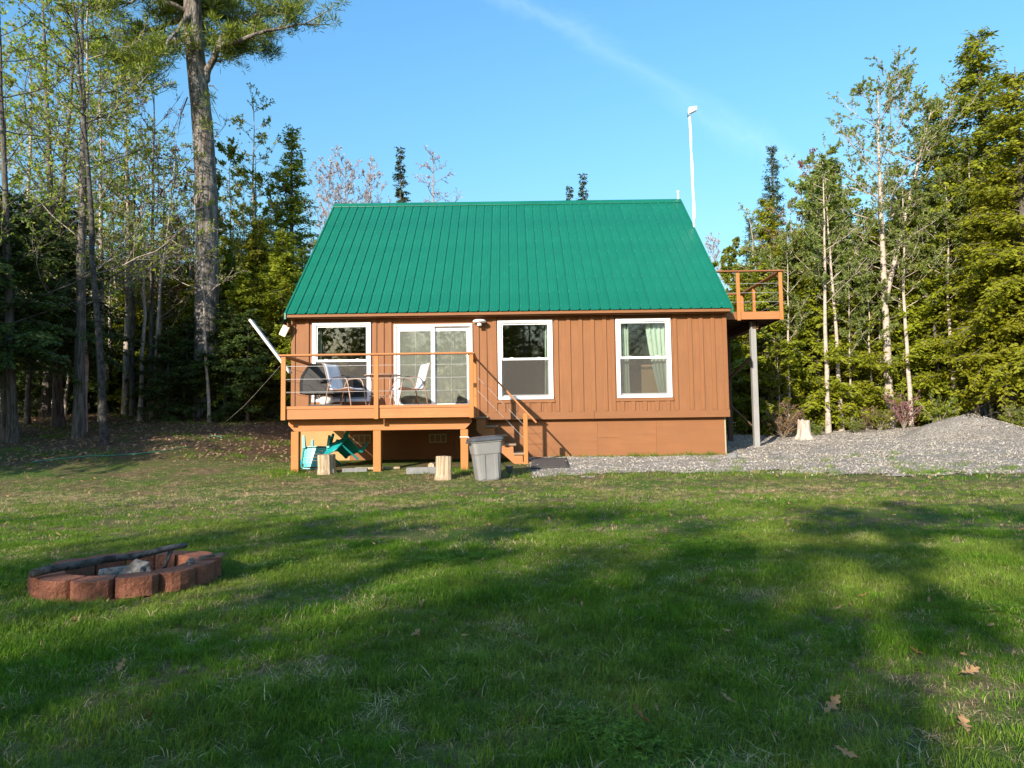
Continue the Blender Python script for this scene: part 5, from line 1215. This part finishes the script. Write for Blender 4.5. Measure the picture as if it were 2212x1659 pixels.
# ------------------------------------------------------------------ grass, leaves and pebbles
def blade_tuft(seed, n, spread, h, wd, lay=0.25, flat=False):
    g = rs(seed); V = []; F = []
    for k in range(n):
        az = g.uniform(0, 6.28); r_ = spread * math.sqrt(g.rand()); a2 = g.uniform(0, 6.28); b = np.array([r_ * math.cos(az), r_ * math.sin(az), -.005]); H_ = h * g.uniform(.45, 1.2); w_ = wd * g.uniform(.7, 1.3)
        D = np.array([math.cos(a2), math.sin(a2), 0]); W_ = np.array([-D[1], D[0], 0]) * w_ / 2; le = lay * g.uniform(.2, 1.6)
        if flat: p1 = b + D * H_ * .5 + np.array([0, 0, .012]); p2 = b + D * H_ + np.array([0, 0, g.uniform(.004, .02)])
        else: p1 = b + D * H_ * le * .4 + np.array([0, 0, H_ * .55]); p2 = b + D * H_ * le * 1.25 + np.array([0, 0, H_ * (1 - .3 * min(le, 1))])
        i = len(V); V += [b - W_, b + W_, p1 + W_ * .8, p1 - W_ * .8, p2]; F += [(i, i + 1, i + 2, i + 3), (i + 3, i + 2, i + 4)]
    return fast_mesh('tuft', V, F)
def grassmat(name, cols, dry, tl=.35):
    t = NT(name); ri = t.n('ShaderNodeNewGeometry').outputs['Random Per Island']; col = t.ramp(ri, [((k + .5) / len(cols), c) for k, c in enumerate(cols)])
    n1 = t.noise(t.world(), .55, 4); n2 = t.noise(t.world(), 2.3, 3)
    col = t.mix(t.math('MULTIPLY', t.ramp(n1, [(.42, (0, 0, 0)), (.68, (1, 1, 1))]), dry), col, (.40, .32, .10))
    hs = t.n('ShaderNodeHueSaturation'); t.l(col, hs.inputs['Color']); n3 = t.noise(t.world(), 9, 3); t.l(t.math('ADD', t.math('ADD', t.math('MULTIPLY', n2, .9), t.math('MULTIPLY', n3, 1.1)), .02), hs.inputs['Value'])
    t.fin(hs.outputs[0], .6, 0, .08)
    tb = t.n('ShaderNodeBsdfTranslucent'); t.l(hs.outputs[0], tb.inputs[0]); mx = t.n('ShaderNodeMixShader'); mx.inputs[0].default_value = tl
    t.l(t.b.outputs[0], mx.inputs[1]); t.l(tb.outputs[0], mx.inputs[2]); t.l(mx.outputs[0], t.out.inputs[0]); return t.m
M['grass'] = grassmat('grass_blades', [(.062, .145, .012), (.105, .215, .014), (.165, .29, .02), (.080, .18, .013)], .34)
M['straw'] = grassmat('dry_straw', [(.40, .31, .15), (.28, .20, .10), (.50, .40, .21)], .1, .15)
def instancer(name, pts, rot, scl, idx_, protos, kind='stuff', mat=None):
    """points carry attributes; geometry nodes set one of the prototype meshes on each"""
    me = fast_mesh(name, pts, np.zeros((0, 3), np.int32))
    a = me.attributes.new('rot', 'FLOAT_VECTOR', 'POINT'); a.data.foreach_set('vector', np.asarray(rot, np.float32).ravel())
    a = me.attributes.new('scl', 'FLOAT', 'POINT'); a.data.foreach_set('value', np.asarray(scl, np.float32))
    a = me.attributes.new('pick', 'INT', 'POINT'); a.data.foreach_set('value', np.asarray(idx_, np.int32))
    ob = link(name, me); ng = bpy.data.node_groups.new(name + '_nodes', 'GeometryNodeTree')
    ng.interface.new_socket('Geometry', in_out='INPUT', socket_type='NodeSocketGeometry'); ng.interface.new_socket('Geometry', in_out='OUTPUT', socket_type='NodeSocketGeometry')
    N = ng.nodes; gi = N.new('NodeGroupInput'); go = N.new('NodeGroupOutput'); ip = N.new('GeometryNodeInstanceOnPoints'); jg = N.new('GeometryNodeGeometryToInstance')
    for pm in reversed(protos):
        po = bpy.data.objects.new(name + '_proto', pm); oi = N.new('GeometryNodeObjectInfo'); oi.inputs['Object'].default_value = po; ng.links.new(oi.outputs['Geometry'], jg.inputs[0])
    mp = N.new('GeometryNodeMeshToPoints'); ng.links.new(gi.outputs[0], mp.inputs['Mesh']); ng.links.new(mp.outputs[0], ip.inputs['Points']); ng.links.new(jg.outputs[0], ip.inputs['Instance']); ip.inputs['Pick Instance'].default_value = True
    def na(nm, ty):
        n = N.new('GeometryNodeInputNamedAttribute'); n.data_type = ty; n.inputs['Name'].default_value = nm; return n.outputs['Attribute']
    er = N.new('FunctionNodeEulerToRotation'); ng.links.new(na('rot', 'FLOAT_VECTOR'), er.inputs[0]); ng.links.new(er.outputs[0], ip.inputs['Rotation'])
    ng.links.new(na('scl', 'FLOAT'), ip.inputs['Scale']); ng.links.new(na('pick', 'INT'), ip.inputs['Instance Index']); ng.links.new(ip.outputs[0], go.inputs[0])
    md = ob.modifiers.new('scatter', 'NODES'); md.node_group = ng; ob['kind'] = kind; return ob
g = rs(900)
tufts = [blade_tuft(k, 30, .075, .046, .0030, .6) for k in range(4)] + [blade_tuft(9, 30, .055, .066, .0038, .6)]
for m_ in tufts: m_.materials.append(M['grass'])
straw = [blade_tuft(20, 16, .08, .07, .003, 1, True), blade_tuft(21, 12, .06, .05, .003, .9)]
for m_ in straw: m_.materials.append(M['straw'])
def clover_patch(seed):
    g_ = rs(seed); V = []; F = []
    for k in range(22):
        c_ = np.array([g_.normal(0, .045), g_.normal(0, .045), g_.uniform(.012, .035)])
        for q in range(3):
            t = q * 2.1 + g_.uniform(0, 1); d = np.array([math.cos(t), math.sin(t), g_.uniform(-.2, .3)]); w_ = np.array([-d[1], d[0], 0]) * .006; i = len(V)
            V += [c_, c_ + d * .009 + w_, c_ + d * .016, c_ + d * .009 - w_]; F.append((i, i + 1, i + 2, i + 3))
    m_ = fast_mesh('clover', V, F); m_.materials.append(M['grass']); return m_
clover = [clover_patch(1), clover_patch(2)]
def scatter(n, x0, x1, y0, y1): return g.uniform(x0, x1, n), g.uniform(y0, y1, n)
X, Y = scatter(190000, -14, 16, .8, 20.5); X2, Y2 = scatter(62000, -5.6, 5.6, .8, 6.2); X = np.concatenate([X, X2]); Y = np.concatenate([Y, Y2])
inside = (np.abs(X) < .80 * Y + 1.2)
dens = lawn_amount(X, Y) * (gravel_mask(X, Y) < .05)
under = (X > -4.5) & (X < .9) & (Y > 14.1) | (X > -5.2) & (X < 5.1) & (Y > 16.3)
pitm = np.hypot(X - PC.x, Y - PC.y) < .545
bare = np.clip(1.05 - .55 * np.clip(vnoise(X, Y, 1.9) - .15, 0, 1) - .5 * np.clip(vnoise(X + 30, Y, .8), 0, 1), .12, 1)
bare *= (1 - .55 * (vnoise(X, Y, 6.3) + .5 * vnoise(X, Y, 2.2) > .62)) * (1 - .7 * sstep(9.5, 12, Y) * sstep(4.5, 7.5, X)) * (1 - .45 * sstep(8.5, 11.5, Y) * (vnoise(X, Y, 1.1) > .1))
keep = inside & ~under & ~pitm & (g.rand(len(X)) < dens * bare)
X, Y = X[keep], Y[keep]; n = len(X); Z = ground_z(X, Y)
st_ = g.rand(n) < (.13 + .4 * (vnoise(X + 7, Y, 5.1) + .4 * vnoise(X, Y + 5, 11) > .62) + .35 * sstep(1, -4, X) * sstep(7, 9.5, Y) + .32 * np.clip(vnoise(X, Y, 1.9), 0, 1) + .38 * sstep(7.2, 10.5, Y) * (.5 + .5 * (vnoise(X, Y, 1.4) > -.25)) + .22 * sstep(7.5, 11, Y) * (vnoise(X, Y, .7) > -.1))
pick = np.where(st_, 5 + (g.rand(n) < .5), g.randint(0, 5, n)); pick = np.where((vnoise(X + 3, Y, 2.7) > .85) & (g.rand(n) < .3), 7 + (g.rand(n) < .5), pick)
instancer('grass', np.stack([X, Y, Z], 1), np.stack([g.normal(0, .12, n), g.normal(0, .12, n), g.uniform(0, 6.28, n)], 1), g.uniform(.6, 1.15, n) * (1 - .2 * sstep(9, 12, Y)) * (.82 + .22 * np.clip(vnoise(X, Y, 3.1), -1, 1) + .18 * np.clip(vnoise(X, Y, 9), -1, 1)), pick, tufts + straw + clover)
# taller tufts along the skirt, the posts and the gravel edge
X = np.concatenate([g.uniform(.9, 5.0, 160), g.normal(-4.55, .25, 60), g.normal(-.85, .25, 40), g.uniform(4, 15, 420), g.normal(-.1, .4, 40), g.uniform(.8, 13, 420)])
Y = np.concatenate([g.normal(16.4, .07, 160), g.normal(13.75, .2, 60), g.normal(13.6, .15, 40), g.uniform(11.4, 15.5, 420), g.normal(13.2, .25, 40), g.normal(12.75, .35, 420) - .05 * np.linspace(0, 1, 420)])
kk = (g.rand(len(X)) < np.where((X > 4) & (Y < 16), .35 + .65 * (vnoise(X, Y, 2.2) > .25), .5 + .5 * (vnoise(X, Y, 3) > 0)))
X, Y = X[kk], Y[kk]; n = len(X)
instancer('tall_grass', np.stack([X, Y, ground_z(X, Y)], 1), np.stack([g.normal(0, .1, n), g.normal(0, .1, n), g.uniform(0, 6.28, n)], 1), g.uniform(1.0, 2.6, n), np.where(g.rand(n) < .3, 6, g.randint(0, 5, n)), tufts + straw)
# pebbles on the drive
def pebble(seed):
    bm = bmesh.new(); bmesh.ops.create_icosphere(bm, subdivisions=1, radius=1); g_ = rs(seed)
    for v in bm.verts: v.co = Vector((v.co.x * 1.2, v.co.y, v.co.z * .7)) * g_.uniform(.75, 1.2)
    me = bpy.data.meshes.new('pebble'); bm.to_mesh(me); bm.free(); me.materials.append(M['pebble']); return me
def pebmat():
    t = NT('pebble_stone'); r_ = t.n('ShaderNodeObjectInfo').outputs['Random']; return t.fin(t.ramp(r_, [(.05, (.135, .115, .095)), (.5, (.26, .23, .195)), (.9, (.42, .38, .33))]), .85, 0, .2)
M['pebble'] = pebmat()
X, Y = scatter(95000, .2, 17, 11, 24.5); k_ = (gravel_mask(X, Y) > -.12 * g.rand(len(X))) & (X < .78 * Y + 1) & ~((X < 5.1) & (Y > 16.5))
X, Y = X[k_], Y[k_]; n = len(X)
instancer('gravel', np.stack([X, Y, ground_z(X, Y) + heap_z(X, Y) + .012], 1), g.uniform(0, 6.28, (n, 3)), np.minimum(.006 + g.exponential(.0045, n), .03), g.randint(0, 4, n), [pebble(k) for k in range(4)])
# fallen leaves
def oak_leaf(seed, curl=.25):
    g_ = rs(seed); half = [(0, .004), (.10, .02), (.18, .10), (.24, .12), (.30, .05), (.38, .07), (.45, .20), (.54, .24), (.56, .10), (.62, .09), (.72, .20), (.80, .17), (.80, .07), (.90, .08), (1.0, .0)]
    V = []; n = len(half)
    for s in (1, -1):
        for t, w_ in half:
            w2 = w_ * g_.uniform(.85, 1.15); V.append((t - .5, s * w2, curl * (w2 * w2 * 2 + .35 * (t - .5) ** 2) + .03 * math.sin(t * 9)))
    mid_ = [(t - .5, 0, curl * .35 * (t - .5) ** 2 + .03 * math.sin(t * 9)) for t, w_ in half]
    V += mid_; F = []
    for k in range(n - 1): F += [(2 * n + k, k, k + 1, 2 * n + k + 1), (n + k, 2 * n + k, 2 * n + k + 1, n + k + 1)]
    V.append((-.75, .01, .02)); V.append((-.5, .008, 0)); F.append((2 * n, 3 * n + 1, 3 * n))
    return fast_mesh('oak_leaf', V, F)
leafm = [oak_leaf(k, (.15, .5, .9, .3)[k % 4]) for k in range(6)]
M['oakleaf'] = plain('tan_oak_leaf', (.36, .22, .11), (.23, .13, .06), 6, .85, 0, 0, .1)
for m_ in leafm: m_.materials.append(M['oakleaf'])
for px, py, L_, rz, lab in ((1798, 1548, .105, .4, 'curled tan oak leaf lying alone on the lower right lawn'), (2052, 1608, .12, -.5, 'pale oak leaf nearest the bottom right corner'), (2085, 1590, .10, 1.2, 'tan oak leaf overlapping the palest one at the lower right'), (1385, 1572, .11, 2.2, 'crumpled tan leaf beside a standing one near the bottom'), (1420, 1560, .09, 1.5, 'tan leaf standing upright among grass near the bottom'),
        (897, 1385, .085, 1.1, 'brown leaf on the dark grass below the fire pit ash'), (1300, 1280, .07, 1.3, 'small standing tan leaf in mid lawn'), (2096, 1475, .10, .2, 'pale leaf at the right edge of the lawn'), (1516, 1267, .10, .3, 'flat brown leaf in the middle right lawn'), (1575, 1535, .08, 2.6, 'bleached leaf scrap near the lower right oak leaf')):
    p = onground(px, py); o = link('oak_leaf', leafm[int(px) % 6], None, None, p + Vector((0, 0, .034)), (g.normal(0, .3) + (1.1 if 'stand' in lab else 0), g.normal(-.35, .2), rz)); o.scale = (L_ * .85,) * 3; tag(o, lab, 'leaf', 'oak leaves on the lawn')
X, Y = scatter(5200, -9, 10, 1.5, 14.5); k_ = (np.abs(X) < .8 * Y + 1) & (g.rand(len(X)) < np.where((Y > 12.3) & (X > -4.6) & (X < 2), 1, .14 + .16 * (Y > 6.5))) & (np.hypot(X - PC.x, Y - PC.y) > .65) & (gravel_mask(X, Y) < .3)
X, Y = X[k_], Y[k_]; n = len(X)
instancer('leaf_scraps', np.stack([X, Y, ground_z(X, Y) + g.uniform(.015, .05, n)], 1), np.stack([g.normal(0, .5, n), g.normal(0, .5, n), g.uniform(0, 6.28, n)], 1), g.uniform(.025, .065, n), g.randint(0, 6, n), leafm)
X, Y = scatter(26000, -16, 14, 12.8, 27); la = lawn_amount(X, Y); k_ = (g.rand(len(X)) > la + .05) & ~((X > -5.2) & (X < 7) & (Y > 16) & (Y < 25)) & (gravel_mask(X, Y) < .1)
X, Y = X[k_], Y[k_]; n = len(X); lm2 = [oak_leaf(50 + k, .6).copy() for k in range(4)]
for m_ in lm2: m_.materials.clear(); m_.materials.append(M['brownleaf'])
instancer('leaf_litter', np.stack([X, Y, ground_z(X, Y) + g.uniform(.0, .03, n)], 1), np.stack([g.normal(0, .4, n), g.normal(0, .4, n), g.uniform(0, 6.28, n)], 1), g.uniform(.06, .13, n), g.randint(0, 4, n), lm2)
# low green ground cover on the bank and along the wood edge
X, Y = scatter(9000, -16, 15, 14, 26); la = lawn_amount(X, Y); k_ = (la < .6) & (vnoise(X, Y, 1.7) + .25 * vnoise(X, Y, 5) > .30) & ~((X > -5.4) & (X < 7) & (Y > 15.5) & (Y < 25)) & (gravel_mask(X, Y) < 0)
X, Y = X[k_], Y[k_]; n = len(X)
instancer('ground_cover', np.stack([X, Y, ground_z(X, Y)], 1), np.stack([g.normal(0, .15, n), g.normal(0, .15, n), g.uniform(0, 6.28, n)], 1), g.uniform(.8, 1.9, n), g.randint(0, 5, n), tufts)
